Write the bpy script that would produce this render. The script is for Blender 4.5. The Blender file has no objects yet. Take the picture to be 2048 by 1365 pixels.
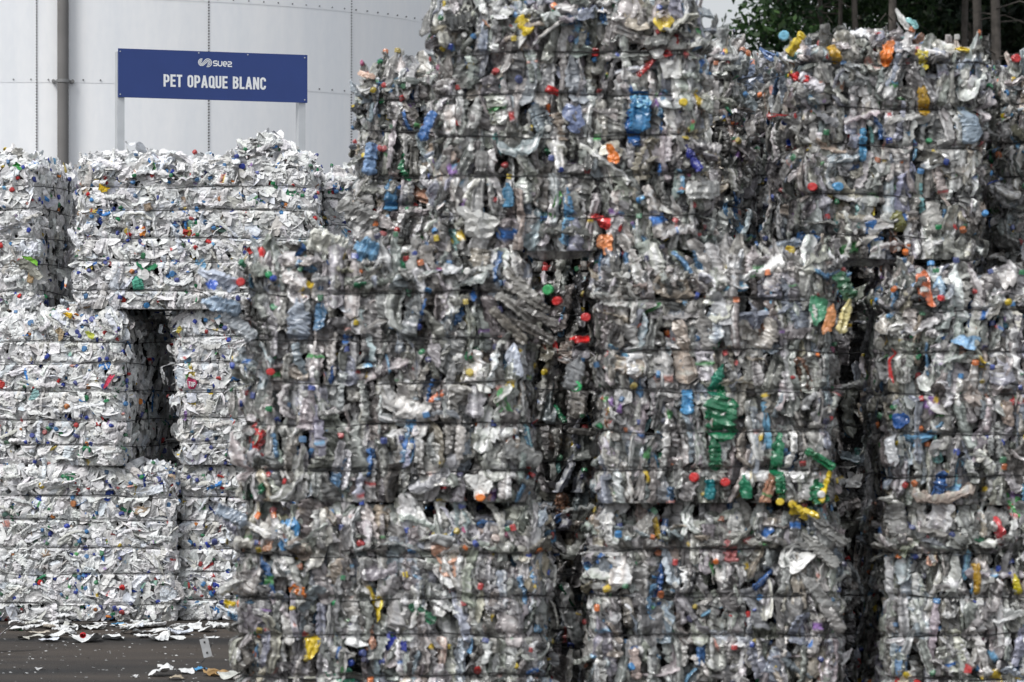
import bpy, math, random
import numpy as np

R = math.radians
scene = bpy.context.scene
COL = scene.collection
random.seed(7)

# ------------------------------------------------------------------ camera constants
F_MM, SENSOR = 135.0, 36.0
FPX = F_MM / SENSOR * 2048.0            # focal length in pixels of the 2048 px wide photo
CAM_H, HORIZON = 1.39, 806.0


def X(px, Y):
    return (px - 1024.0) / FPX * Y


def Z(py, Y):
    return CAM_H + (HORIZON - py) / FPX * Y


def to_px(P):
    return 1024 + P[0] / P[1] * FPX, HORIZON - (P[2] - CAM_H) / P[1] * FPX


# ------------------------------------------------------------------ mesh helpers
def mesh_from(name, V, Q, C=None, smooth=False):
    """V (n,3), Q (m,4) quads, C (n,4) point colours"""
    me = bpy.data.meshes.new(name)
    V = np.ascontiguousarray(V, dtype=np.float32)
    Q = np.ascontiguousarray(Q, dtype=np.int32)
    me.vertices.add(len(V))
    me.vertices.foreach_set("co", V.ravel())
    me.loops.add(Q.size)
    me.loops.foreach_set("vertex_index", Q.ravel())
    me.polygons.add(len(Q))
    me.polygons.foreach_set("loop_start", np.arange(0, Q.size, 4, dtype=np.int32))
    me.polygons.foreach_set("use_smooth", np.full(len(Q), smooth, dtype=bool))
    me.update(calc_edges=True)
    if C is not None:
        a = me.color_attributes.new("Col", 'FLOAT_COLOR', 'POINT')
        a.data.foreach_set("color", np.ascontiguousarray(C, dtype=np.float32).ravel())
    return me


def link(name, me, mat=None, parent=None, loc=(0, 0, 0), rot=(0, 0, 0)):
    o = bpy.data.objects.new(name, me)
    COL.objects.link(o)
    if mat is not None and me is not None and len(me.materials) == 0:
        me.materials.append(mat)
    o.parent = parent
    o.location = loc
    o.rotation_euler = rot
    return o


def tag(o, label=None, cat=None, group=None, kind=None):
    if label: o["label"] = label
    if cat: o["category"] = cat
    if group: o["group"] = group
    if kind: o["kind"] = kind
    return o


class MB:
    """collects boxes, tubes, strips; polygons of any size"""
    def __init__(self):
        self.v, self.f = [], []

    def add(self, vs, fs):
        n = len(self.v)
        self.v += [tuple(p) for p in vs]
        self.f += [tuple(i + n for i in f) for f in fs]

    def box(self, c, s, bevel=0.0):
        x, y, z = s[0] / 2, s[1] / 2, s[2] / 2
        vs = [(c[0] + i * x, c[1] + j * y, c[2] + k * z) for i in (-1, 1) for j in (-1, 1) for k in (-1, 1)]
        self.add(vs, [(0, 1, 3, 2), (4, 6, 7, 5), (0, 4, 5, 1), (2, 3, 7, 6), (0, 2, 6, 4), (1, 5, 7, 3)])

    def tube(self, pts, r, n=8, closed=False, caps=True):
        pts = [np.array(p, float) for p in pts]
        m = len(pts)
        rr = r if hasattr(r, '__len__') else [r] * m
        rings = []
        for i, p in enumerate(pts):
            a = pts[(i - 1) % m] if (closed or i > 0) else p
            b = pts[(i + 1) % m] if (closed or i < m - 1) else p
            t = b - a
            t /= np.linalg.norm(t) + 1e-12
            ref = np.array((0, 0, 1.0)) if abs(t[2]) < .9 else np.array((1.0, 0, 0))
            u = np.cross(ref, t); u /= np.linalg.norm(u)
            w = np.cross(t, u)
            rings.append([p + rr[i] * (math.cos(2 * math.pi * k / n) * u + math.sin(2 * math.pi * k / n) * w) for k in range(n)])
        vs = [q for ring in rings for q in ring]
        fs = []
        for i in range(m if closed else m - 1):
            for k in range(n):
                a, b = i * n + k, i * n + (k + 1) % n
                j = (i + 1) % m
                fs.append((a, b, j * n + (k + 1) % n, j * n + k))
        if caps and not closed:
            fs.append(tuple(range(n))[::-1])
            fs.append(tuple((m - 1) * n + k for k in range(n)))
        self.add(vs, fs)

    def build(self, name, mat, parent=None, loc=(0, 0, 0), rot=(0, 0, 0), smooth=False):
        me = bpy.data.meshes.new(name)
        me.from_pydata(self.v, [], self.f)
        if smooth:
            me.polygons.foreach_set("use_smooth", [True] * len(me.polygons))
        me.update()
        return link(name, me, mat, parent, loc, rot)


# ------------------------------------------------------------------ materials
def new_mat(name):
    m = bpy.data.materials.new(name)
    m.use_nodes = True
    nt = m.node_tree
    nt.nodes.clear()
    out = nt.nodes.new('ShaderNodeOutputMaterial')
    return m, nt, out


def N(nt, typ, **kw):
    n = nt.nodes.new(typ)
    for k, v in kw.items():
        setattr(n, k, v)
    return n


def plastic_mat(name, rough_lo, rough_hi, clear, bump, spec, scale):
    m, nt, out = new_mat(name)
    L = nt.links.new
    at = N(nt, 'ShaderNodeAttribute', attribute_name="Col")
    geo = N(nt, 'ShaderNodeNewGeometry')
    nz = N(nt, 'ShaderNodeTexNoise')
    nz.inputs['Scale'].default_value = scale
    nz.inputs['Detail'].default_value = 4
    L(geo.outputs['Position'], nz.inputs['Vector'])
    mr = N(nt, 'ShaderNodeMapRange')
    mr.inputs['From Min'].default_value = .35; mr.inputs['From Max'].default_value = .65
    mr.inputs['To Min'].default_value = rough_lo; mr.inputs['To Max'].default_value = rough_hi
    L(nz.outputs['Fac'], mr.inputs['Value'])
    # grime: slow noise darkens and warms the plastic a little
    nz2 = N(nt, 'ShaderNodeTexNoise')
    nz2.inputs['Scale'].default_value = scale * .3
    nz2.inputs['Detail'].default_value = 3
    L(geo.outputs['Position'], nz2.inputs['Vector'])
    gr = N(nt, 'ShaderNodeMapRange')
    gr.inputs['From Min'].default_value = .3; gr.inputs['From Max'].default_value = .7
    gr.inputs['To Min'].default_value = .7; gr.inputs['To Max'].default_value = 1.08
    L(nz2.outputs['Fac'], gr.inputs['Value'])
    mul = N(nt, 'ShaderNodeVectorMath', operation='SCALE')
    L(at.outputs['Color'], mul.inputs[0]); L(gr.outputs['Result'], mul.inputs['Scale'])
    bp = N(nt, 'ShaderNodeBump')
    bp.inputs['Strength'].default_value = bump
    bp.inputs['Distance'].default_value = .006
    L(nz.outputs['Fac'], bp.inputs['Height'])
    pr = N(nt, 'ShaderNodeBsdfPrincipled')
    L(mul.outputs['Vector'], pr.inputs['Base Color'])
    L(mr.outputs['Result'], pr.inputs['Roughness'])
    pr.inputs['Specular IOR Level'].default_value = spec
    if clear: pr.inputs['IOR'].default_value = 1.62
    L(bp.outputs['Normal'], pr.inputs['Normal'])
    if clear:
        tr = N(nt, 'ShaderNodeBsdfTransparent')
        mixc = N(nt, 'ShaderNodeMix', data_type='RGBA')
        mixc.inputs['Factor'].default_value = .75
        mixc.inputs[6].default_value = (1, 1, 1, 1)
        L(at.outputs['Color'], mixc.inputs[7])
        # clear plastic: the tint is brighter than the scattered colour
        sc = N(nt, 'ShaderNodeVectorMath', operation='SCALE')
        sc.inputs['Scale'].default_value = 1.25
        L(mixc.outputs[2], sc.inputs[0])
        L(sc.outputs['Vector'], tr.inputs['Color'])
        mx = N(nt, 'ShaderNodeMixShader')
        L(at.outputs['Alpha'], mx.inputs['Fac'])
        L(tr.outputs['BSDF'], mx.inputs[1]); L(pr.outputs['BSDF'], mx.inputs[2])
        L(mx.outputs['Shader'], out.inputs['Surface'])
    else:
        L(pr.outputs['BSDF'], out.inputs['Surface'])
    return m


def simple_mat(name, col, rough=.6, metal=0., noise=.0, nscale=20., bump=0., spec=.5):
    m, nt, out = new_mat(name)
    L = nt.links.new
    pr = N(nt, 'ShaderNodeBsdfPrincipled')
    pr.inputs['Roughness'].default_value = rough
    pr.inputs['Metallic'].default_value = metal
    pr.inputs['Specular IOR Level'].default_value = spec
    tc = N(nt, 'ShaderNodeTexCoord')
    nz = N(nt, 'ShaderNodeTexNoise')
    nz.inputs['Scale'].default_value = nscale
    nz.inputs['Detail'].default_value = 5
    L(tc.outputs['Object'], nz.inputs['Vector'])
    rp = N(nt, 'ShaderNodeMapRange')
    rp.inputs['From Min'].default_value = .3; rp.inputs['From Max'].default_value = .7
    rp.inputs['To Min'].default_value = 1 - noise; rp.inputs['To Max'].default_value = 1 + noise
    L(nz.outputs['Fac'], rp.inputs['Value'])
    sc = N(nt, 'ShaderNodeVectorMath', operation='SCALE')
    sc.inputs[0].default_value = col[:3]
    L(rp.outputs['Result'], sc.inputs['Scale'])
    L(sc.outputs['Vector'], pr.inputs['Base Color'])
    if bump:
        b = N(nt, 'ShaderNodeBump')
        b.inputs['Strength'].default_value = bump
        b.inputs['Distance'].default_value = .01
        L(nz.outputs['Fac'], b.inputs['Height'])
        L(b.outputs['Normal'], pr.inputs['Normal'])
    L(pr.outputs['BSDF'], out.inputs['Surface'])
    return m


M_CLEAR = plastic_mat('clear_plastic', .06, .3, True, .8, .75, 70)
M_WHITE = plastic_mat('white_plastic', .38, .6, False, .6, .35, 50)
M_WIRE = simple_mat('black_wire', (.012, .012, .013), .5)
M_CORE = simple_mat('bale_core', (.03, .03, .032), .8, noise=.5, nscale=25)


def leaf_mat(name):
    m, nt, out = new_mat(name)
    L = nt.links.new
    at = N(nt, 'ShaderNodeAttribute', attribute_name="Col")
    pr = N(nt, 'ShaderNodeBsdfPrincipled')
    pr.inputs['Roughness'].default_value = .55
    pr.inputs['Specular IOR Level'].default_value = .3
    L(at.outputs['Color'], pr.inputs['Base Color'])
    tl = N(nt, 'ShaderNodeBsdfTranslucent')
    L(at.outputs['Color'], tl.inputs['Color'])
    mx = N(nt, 'ShaderNodeMixShader')
    mx.inputs['Fac'].default_value = .3
    L(pr.outputs['BSDF'], mx.inputs[1]); L(tl.outputs['BSDF'], mx.inputs[2])
    L(mx.outputs['Shader'], out.inputs['Surface'])
    return m


M_LEAF = leaf_mat('leaf')
M_BARK = simple_mat('bark', (.085, .075, .066), .9, noise=.45, nscale=9, bump=.6)


# ------------------------------------------------------------------ crushed plastic pieces
def grid_quads(nu, nv, wrap):
    q = []
    for j in range(nv - 1):
        for i in range(nu if wrap else nu - 1):
            a, b = j * nu + i, j * nu + (i + 1) % nu
            q.append((a, b, b + nu, a + nu))
    return np.array(q, np.int32)


NU, NV = 14, 18
Q_TUBE = grid_quads(NU, NV, True)
SU = 9
Q_SHEET = grid_quads(SU, SU, False)
Q_CAP = grid_quads(10, 6, True)
ANG = np.linspace(0, 2 * np.pi, NU, endpoint=False)
VV = np.linspace(0, 1, NV)
PROF = np.interp(VV, [0, .02, .1, .3, .5, .7, .86, .92, 1.], [.08, .8, 1, .96, 1, .97, .36, .3, .27])


def tri(t):
    return 2 * np.abs(2 * (t - np.floor(t + .5))) - 1


def crumple(P, rng, amp, size, k=4):
    for _ in range(k):
        d = rng.normal(size=3) * (1, 1, .3)
        d /= np.linalg.norm(d)
        n = rng.normal(size=3) * (.5, .4, 1.)
        n /= np.linalg.norm(n)
        lam = size * rng.uniform(.35, 1.1)
        P = P + np.outer(tri(P @ d / lam + rng.random()) * amp * rng.uniform(.4, 1.), n)
    return P


def bend(P, rng, L, s):
    c = rng.normal() * s / L
    P[:, 2] += c * P[:, 1] ** 2
    a = rng.normal() * .5 / L * P[:, 1]
    x, z = P[:, 0].copy(), P[:, 2].copy()
    P[:, 0] = x * np.cos(a) - z * np.sin(a)
    P[:, 2] = x * np.sin(a) + z * np.cos(a)
    return P


def piece_tube(rng, L, W, T, cr=.13, open_end=False):
    prof = PROF.copy()
    neck = rng.random() < .5
    if not neck:                                 # neck crushed out of sight
        prof = np.where(VV > .8, prof[NV // 2], prof)
        prof[-1] = rng.uniform(.2, .9)
    prof = prof * (1 + .08 * rng.normal(size=NV))
    prof[3:12] *= 1 + rng.uniform(0, .09) * np.array([1, -1, 1, -1, 1, -1, 1, -1, 1])      # ribs
    cx = np.sign(np.cos(ANG)) * np.abs(np.cos(ANG)) ** .8
    sz = np.sign(np.sin(ANG)) * np.abs(np.sin(ANG)) ** .7
    x = np.outer(prof, cx) * W / 2
    z = np.outer(prof ** .5, sz) * T / 2
    y = np.repeat(((VV - .5) * L)[:, None], NU, 1)
    P = np.stack([x, y, z], -1).reshape(-1, 3)
    # one side pressed in
    P[:, 2] -= T * .5 * np.exp(-((P[:, 0] / W - rng.normal() * .2) ** 2 / .05 + (P[:, 1] / L - rng.normal() * .25) ** 2 / .08)) * (P[:, 2] > 0)
    P = crumple(P, rng, min(W, .1) * cr * .42, min(W, .09) * 1.0, 3)
    # long folds running down the bottle, then small dents
    P[:, 2] += tri(P[:, 0] / (W * rng.uniform(.3, .6)) + P[:, 1] / L * rng.normal() * .5 + rng.random()) * min(W, .09) * rng.uniform(.06, .17)
    P = crumple(P, rng, min(W, .07) * .07, .045, 3)
    P += rng.normal(size=P.shape) * W * .016
    P = bend(P, rng, L, .4)
    piece_tube.neck = P[-NU:].mean(0) if neck else None
    return P


def piece_sheet(rng, L, W, cr=.07, curl=.9, irr=1.):
    g = np.linspace(-1, 1, SU)
    a, b = np.meshgrid(g, g)
    u = a * np.sqrt(1 - b * b / 2); v = b * np.sqrt(1 - a * a / 2)
    sq = rng.uniform(0, 1)
    u = u * (1 - sq) + a * sq; v = v * (1 - sq) + b * sq
    th = np.arctan2(v, u)
    rad = 1 + irr * (.16 * np.sin(2 * th + rng.random() * 6) + .13 * np.sin(3 * th + rng.random() * 6) + .09 * np.sin(5 * th + rng.random() * 6))
    x, y = u * rad * W / 2, v * rad * L / 2
    c = rng.uniform(-curl, curl) * 2 / W
    z = .5 * c * x * x
    P = np.stack([x, y, z], -1).reshape(-1, 3)
    P = crumple(P, rng, W * cr, W * .8, 4)
    P += rng.normal(size=P.shape) * W * .012
    return bend(P, rng, L, .35)


def piece_cap(rng, r=.015, h=.016):
    rad = np.array([.05, .8, 1, 1, .85, .8]) * r
    zz = np.array([1, 1, .85, 0, 0, .5]) * h - h / 2
    a = np.linspace(0, 2 * np.pi, 10, endpoint=False)
    P = np.stack([np.outer(rad, np.cos(a)), np.outer(rad, np.sin(a)), np.repeat(zz[:, None], 10, 1)], -1).reshape(-1, 3)
    return P * (1, rng.uniform(.75, 1), 1)


CAPS = [((.58, .03, .03), 16, 'red'), ((.02, .07, .42), 16, 'dark blue'), ((.06, .28, .62), 12, 'light blue'), ((.02, .28, .1), 13, 'green'),
        ((.75, .56, .03), 9, 'yellow'), ((.75, .75, .72), 12, 'white'), ((.8, .2, .03), 9, 'orange'), ((.5, .05, .2), 2, 'pink'), ((.02, .02, .1), 5, 'navy')]
CAPS_W = [((.62, .02, .02), 12, 'red'), ((.02, .05, .38), 30, 'dark blue'), ((.05, .24, .55), 22, 'light blue'), ((.02, .24, .09), 13, 'green'),
          ((.7, .5, .03), 3, 'yellow'), ((.75, .75, .72), 6, 'white'), ((.75, .25, .05), 3, 'orange')]
CLEAR = [((.41, .408, .397), 38, None, .7), ((.62, .612, .59), 22, None, .7), ((.2, .195, .186), 15, None, .72), ((.43, .47, .53), 9, None, .7),
         ((.42, .37, .31), 5, None, .78), ((.15, .31, .5), 3.6, 'blue', .8), ((.04, .12, .3), 1.8, 'deep blue', .85), ((.02, .15, .07), .8, 'green', .85),
         ((.74, .74, .72), 6, 'white', .97), ((.4, .22, .15), .9, 'brownish', .8), ((.55, .38, .03), .3, 'yellow', .9),
         ((.65, .14, .03), .3, 'orange', .97), ((.5, .03, .03), .25, 'red', .97), ((.04, .04, .045), 1.5, 'black', .95), ((.14, .3, .3), .8, 'teal', .8)]
WHITE = [((.81, .815, .82), 56, None, 1), ((.75, .752, .75), 22, None, 1), ((.66, .65, .62), 8, None, 1), ((.76, .8, .86), 8, None, 1),
         ((.05, .22, .55), 1.0, 'blue', 1), ((.03, .07, .33), 0.7, 'dark blue', 1), ((.03, .22, .1), .5, 'green', 1), ((.5, .05, .04), .5, 'red', 1),
         ((.55, .42, .1), .4, 'yellow', 1), ((.4, .3, .22), 1.1, 'brown', 1), ((.3, .5, .42), .7, 'pale green', 1), ((.28, .28, .29), 1.2, 'grey', 1)]
LABELC = [(.78, .78, .78), (.06, .2, .55), (.55, .05, .05), (.7, .5, .05), (.8, .8, .82), (.2, .45, .7), (.1, .35, .12), (.7, .35, .3), (.35, .2, .5)]


def pick(rng, table):
    w = np.array([t[1] for t in table], float)
    return table[rng.choice(len(table), p=w / w.sum())]


def rot_frame(lx, ly, n):
    return np.stack([lx, ly, n], 0)          # rows: local axes; world = P @ frame


class Bale:
    """one pressed bale: Empty > compressed_plastic (stuff), crushed_bottle, bottle_cap, baling_wire"""
    LEV = [.13, .305, .475, .65, .825]

    def __init__(self, label, x0, x1, yf, zb, h, kind, seed, depth=1.15, group=None, detail=1.0, vis=None,
                 hump=None, rag_l=.03, rag_r=.03, rot=0., heroes=(), parts=(80, 45), lev=None, tall_top=1.0):
        self.rng = rng = np.random.default_rng(seed)
        w = x1 - x0
        self.kind, self.h, self.w, self.d = kind, h, w, depth
        self.zb = zb
        self.rotz = rot
        bul = .016 if kind == 'clear' else .012
        self.bul = bul
        self.hx, self.hy, self.rc = w / 2 - bul, depth / 2 - bul, (.09 if kind == 'clear' else .06)
        self.org = np.array([(x0 + x1) / 2, yf + depth / 2, zb])
        self.levels = np.array([h * (l + rng.normal() * .012) for l in (lev or self.LEV)])
        self.seg = np.concatenate([[0], self.levels, [h]])
        self.wig = rng.random(6) * 6
        self.hump = hump
        self.tall_top = tall_top
        self.vis = vis or (0, 0, 2048, 1365)
        self.root = root = bpy.data.objects.new('plastic_bale', None)
        COL.objects.link(root)
        root.location = self.org
        root.rotation_euler = (0, R(float(np.clip(rng.normal() * .35, -.6, .6))), rot + R(rng.normal() * .5))
        root.empty_display_size = .2
        tag(root, label, 'bale', group)
        self.pieces = []                     # (V, Q, C, kindname, score, colourname)
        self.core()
        self.fill(detail, rag_l, rag_r)
        for hr in heroes:
            self.hero(*hr)
        self.emit(parts)
        self.wires()

    # --- outline
    def lim(self, z, s=0.):
        """outward bulge of the pressed sides between the wires"""
        z = np.asarray(z, float)
        i = np.clip(np.searchsorted(self.seg, z) - 1, 0, len(self.seg) - 2)
        t = np.clip((z - self.seg[i]) / (self.seg[i + 1] - self.seg[i]), 0, 1)
        b = self.bul * (4 * t * (1 - t)) ** .42
        edge = np.where(i == len(self.seg) - 2, -.04 * t ** 4, np.where(i == 0, -.02 * (1 - t) ** 4, 0))
        big = .012 * np.sin(self.wig[0] + z * 4 / self.h) + .012 * np.sin(self.wig[1] + 3.1 * s + z * 3)
        return b + edge + big

    def sdf(self, x, y):
        qx, qy = np.abs(x) - self.hx + self.rc, np.abs(y) - self.hy + self.rc
        mx, my = np.maximum(qx, 0), np.maximum(qy, 0)
        ln = np.hypot(mx, my)
        d = ln + np.minimum(np.maximum(qx, qy), 0) - self.rc
        out = ln > 1e-9
        gx = np.where(out, mx / np.maximum(ln, 1e-9), (qx > qy) * 1.) * np.sign(x)
        gy = np.where(out, my / np.maximum(ln, 1e-9), (qx <= qy) * 1.) * np.sign(y)
        return d, gx, gy

    def ztop(self, x, y):
        w = self.wig
        z = self.h + self.tall_top * (.022 * np.sin(w[2] + x * 5.1) + .02 * np.sin(w[3] + y * 4.3 + x * 3) + .014 * np.sin(w[4] + x * 11.))
        d, _, _ = self.sdf(x, y)
        z = z - .1 * np.exp(np.minimum(d, 0) / .07)
        if self.hump:
            for (hx, amp, wd) in self.hump:
                z = z + amp * np.exp(-((x - hx) / wd) ** 2)
        return z

    def clamp(self, P, slack):
        d, gx, gy = self.sdf(P[:, 0], P[:, 1])
        dz = np.min(np.abs(P[:, 2][:, None] - self.levels[None, :]), 1)
        sl = slack * (1 - np.exp(-(dz / .018) ** 2)) - .005 * np.exp(-(dz / .008) ** 2)
        L = self.lim(P[:, 2], P[:, 0]) + sl
        ex = np.maximum(d - L, 0)
        mv = ex * self.press(dz)
        P = P.copy()
        P[:, 0] -= gx * mv
        P[:, 1] -= gy * mv
        P[:, 2] = np.where(P[:, 2] < .004, .004 - .1 * (P[:, 2] - .004), P[:, 2])
        return P

    def press(self, dz):
        return .5 + .48 * np.exp(-(dz / .012) ** 2)

    def colour(self, rng, table, n, nrow=None, ncol=None):
        c, _, nm, al = pick(rng, table)
        c = np.array(c) * (rng.uniform(.72, 1.25) if self.kind == 'clear' else rng.uniform(.84, 1.1)) * (1 + (.035 if self.kind == 'clear' else .012) * rng.normal(size=3))
        C = np.empty((n, 4))
        C[:, :3] = c
        C[:, 3] = al + rng.uniform(-.12, .15) if al < .94 else 1
        C[:, :3] *= (1 + (.12 if self.kind == 'clear' else .05) * rng.normal(size=(n, 1)))
        if nrow and self.kind == 'clear':           # folds: thicker and thinner plastic in streaks along the bottle
            st = np.exp(.5 * rng.normal(size=(1, ncol)) - .06) * np.exp(.16 * rng.normal(size=(nrow, 1)))
            C[:, :3] *= st.reshape(-1, 1)
        if nrow and rng.random() < (.15 if self.kind == 'clear' else .08):
            lc = np.array(LABELC[rng.integers(len(LABELC))]) * rng.uniform(.7, 1.05)
            a = rng.integers(2, nrow - 4)
            rows = np.arange(a, a + rng.integers(1, 4))
            Cg = C.reshape(nrow, ncol, 4)
            Cg[rows, :, :3] = lc
            Cg[rows, :, 3] = 1
            if rng.random() < .5:
                l2 = np.array(LABELC[rng.integers(len(LABELC))])
                k = rng.integers(0, ncol - 3)
                Cg[rows[-1:], k:k + 3, :3] = l2
        return np.clip(C, .004, 1), nm

    # --- contents
    def core(self):
        n, rows = 64, 28
        zs = np.linspace(.01, self.h - .07, rows)
        t = np.linspace(0, 2 * np.pi, n, endpoint=False)
        ux, uy = np.cos(t), np.sin(t)
        V = []
        for z in zs:
            # march out to the rounded rectangle
            s = np.full(n, .05)
            for _ in range(40):
                d, _, _ = self.sdf(ux * s, uy * s)
                s = s - .8 * (d - (self.lim(z) - .075))
            V.append(np.stack([ux * s, uy * s, np.full(n, z)], -1))
        V = np.concatenate(V)
        V = V + self.rng.normal(size=V.shape) * .008
        V[:, 2] = np.clip(V[:, 2], .006, 9)
        Q = grid_quads(n, rows, True)
        top = []
        base = (rows - 1) * n
        for k in range(n // 2 - 1):
            top.append((base + k, base + k + 1, base + n - 2 - k, base + n - 1 - k))
            top.append((n - 1 - k, n - 2 - k, k + 1, k))
        Q = np.concatenate([Q, np.array(top, np.int32)])
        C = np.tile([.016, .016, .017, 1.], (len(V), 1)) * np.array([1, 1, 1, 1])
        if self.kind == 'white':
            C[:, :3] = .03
        self.pieces.append((V, Q, C, 'core', -9, None))

    def side_point(self, side, s, z):
        """point on the nominal side surface, with normal and tangent"""
        if side == 'front': x, y = s * self.w / 2, -self.hy
        elif side == 'back': x, y = s * self.w / 2, self.hy
        elif side == 'left': x, y = -self.hx, s * self.d / 2
        else: x, y = self.hx, s * self.d / 2
        x = np.clip(x, -self.hx - .02, self.hx + .02); y = np.clip(y, -self.hy - .02, self.hy + .02)
        d, gx, gy = self.sdf(np.array([x]), np.array([y]))
        off = float(self.lim(z, x)) - d[0]
        n = np.array([gx[0], gy[0], 0.])
        p = np.array([x + gx[0] * off, y + gy[0] * off, z])
        return p, n

    def place(self, P, p, n, along, roll, pitch):
        up = np.array([0, 0, 1.]) if abs(n[2]) < .7 else np.array([0, 1., 0])
        t = np.cross(up, n); t /= np.linalg.norm(t)
        u = np.cross(n, t)
        ly = math.cos(along) * u + math.sin(along) * t
        lx = np.cross(ly, n)
        # roll about the long axis, then pitch
        c, s = math.cos(roll), math.sin(roll)
        lx2, nn = c * lx + s * n, -s * lx + c * n
        c, s = math.cos(pitch), math.sin(pitch)
        ly2, nn2 = c * ly + s * nn, -s * ly + c * nn
        return P @ rot_frame(lx2, ly2, nn2) + p

    def one(self, rng, p, n, depth, along, roll, pitch, slack, clamp=True, score_on=False, size=1.0):
        clear = self.kind == 'clear'
        if clear:
            if rng.random() < .82:
                L, W, T = rng.uniform(.11, .26) * size, rng.uniform(.034, .1) * size, rng.uniform(.008, .03)
                P = piece_tube(rng, L, W, T, .12)
                C, nm = self.colour(rng, CLEAR, len(P), NV, NU)
                Q = Q_TUBE
            else:
                L, W = rng.uniform(.07, .17) * size, rng.uniform(.035, .085) * size
                P = piece_sheet(rng, L, W, .09)
                C, nm = self.colour(rng, CLEAR, len(P), SU, SU)
                Q = Q_SHEET
        else:
            if rng.random() < .3:
                L, W, T = rng.uniform(.09, .2) * size, rng.uniform(.045, .085) * size, rng.uniform(.01, .03)
                P = piece_tube(rng, L, W, T, .09)
                C, nm = self.colour(rng, WHITE, len(P), NV, NU)
                Q = Q_TUBE
            else:
                L, W = rng.uniform(.045, .15) * size, rng.uniform(.032, .08) * size
                P = piece_sheet(rng, L, W, .024, .8, .75)
                C, nm = self.colour(rng, WHITE, len(P), SU, SU)
                Q = Q_SHEET
        if nm and nm != 'white':
            P = P * rng.uniform(.45, .8)
        if Q is Q_TUBE and piece_tube.neck is not None and rng.random() < (.42 if clear else .5):
            cp = piece_cap(rng, rng.uniform(.0115, .016), rng.uniform(.016, .024))
            cp = cp[:, [0, 2, 1]] * (1, 1, -1)
            cc, _, cn = pick(rng, CAPS if clear else CAPS_W)
            CC = np.empty((len(cp), 4)); gm = rng.uniform(0, .4); CC[:, :3] = np.array(cc) * rng.uniform(.5, 1.1) * (1 - gm) + .2 * gm; CC[:, 3] = 1
            q = self.place(cp + piece_tube.neck, p - n * depth, n, along, roll, pitch)
            if clamp:
                q = self.clamp(q, slack + .01)
            self.pieces.append((q, Q_CAP, np.clip(CC, .004, 1), 'bottle_cap', 1 - depth if score_on else .3, cn))
        V = self.place(P, p - n * depth, n, along, roll, pitch)
        if clamp:
            V = self.clamp(V, slack)
        sc = (L * W * abs(math.cos(roll)) * (1 - depth * 12) + max(0, .008 if nm else 0)) if score_on else -1
        self.pieces.append((V, Q, C, 'crushed_bottle', sc, nm))

    def cap(self, rng, p, n, depth, clamp=True, score_on=True, white=None):
        P = piece_cap(rng, rng.uniform(.0105, .0165) * (1 if self.kind == 'clear' else 1.35), rng.uniform(.012, .022))
        tb = CAPS if self.kind == 'clear' else CAPS_W
        c, _, nm = pick(rng, tb)
        C = np.empty((len(P), 4)); gm = rng.uniform(0, .45); C[:, :3] = (np.array(c) * rng.uniform(.55, 1.1)) * (1 - gm) + .2 * gm; C[:, 3] = 1; C[:, :3] *= 1 + .12 * rng.normal(size=(len(P), 1))
        a, b, g = rng.normal() * 1.2, rng.normal() * .7, rng.normal() * .7
        V = self.place(P, p - n * depth, n, a, b, g)
        if clamp:
            V = self.clamp(V, .012)
        self.pieces.append((V, Q_CAP, np.clip(C, .004, 1), 'bottle_cap', 1 - depth if score_on else -1, nm))

    def fill(self, det, rag_l, rag_r):
        rng = self.rng
        clear = self.kind == 'clear'
        h = self.h

        def sides(side, n, on):
            ln = self.w if side in ('front', 'back') else self.d
            cols = max(3, int(math.sqrt(n * ln / h)))
            rows = max(3, int(n / cols))
            for i in range(cols):
                for j in range(rows):
                    s = ((i + rng.random()) / cols) * 2 - 1
                    if side in ('left', 'right'): s = 2 * ((s + 1) / 2) ** 1.35 - 1
                    z = np.clip((j + rng.random()) / rows * h, .02, h - .03)
                    p, nn = self.side_point(side, s, z)
                    depth = rng.exponential(.03 if clear else .02)
                    if clear:
                        along = rng.normal() * .18 if rng.random() < .87 else rng.normal() * .35 + 1.57
                        roll = rng.normal() * .55 if rng.random() < .66 else rng.choice([-1, 1]) * rng.uniform(.8, 1.4)
                    else:
                        along = rng.uniform(0, 3.14)
                        roll = rng.normal() * .32 if rng.random() < .58 else rng.choice([-1, 1]) * rng.uniform(.8, 1.5)
                    if side in ('left', 'right'):        # the ends show the folded layers, slanting
                        along = rng.normal() * .5 + .5
                        roll = rng.normal() * .28
                    sl = rng.exponential(.008 if clear else .004) + (rng.random() < .03) * rng.uniform(.01, .05) * (side in ('front', 'back')) - .012 * (side in ('left', 'right'))
                    self.one(rng, p, nn, depth, along, roll, rng.normal() * (.2 if clear else .15), sl, True, on)

        k = (430 if clear else 780) * det * self.w * h
        sides('front', k, True)
        ke = (150 if clear else 240) * det * self.d * h
        sides('left', ke, False)
        sides('right', ke, False)
        sides('back', 60 * det, False)
        # caps on front and ends, part of them in clusters
        clus = [(rng.uniform(-1, 1), rng.uniform(.03, h - .03)) for _ in range(6)]
        for side, n in (('front', int((25 if clear else 60) * det * self.w * h)), ('left', int(14 * det)), ('right', int(14 * det))):
            for _ in range(n):
                if rng.random() < .45:
                    cl = clus[rng.integers(len(clus))]
                    ss, zz = np.clip(cl[0] + rng.normal() * .1, -1, 1), np.clip(cl[1] + rng.normal() * .045, .02, h - .03)
                else:
                    ss, zz = rng.uniform(-1, 1), rng.uniform(.02, h - .03)
                p, nn = self.side_point(side, ss, zz)
                self.cap(rng, p, nn, abs(rng.normal()) * .012 - .006)
        # top: looser, flatter pieces
        nt = int((190 if clear else 330) * det * self.w * self.d)
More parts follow.
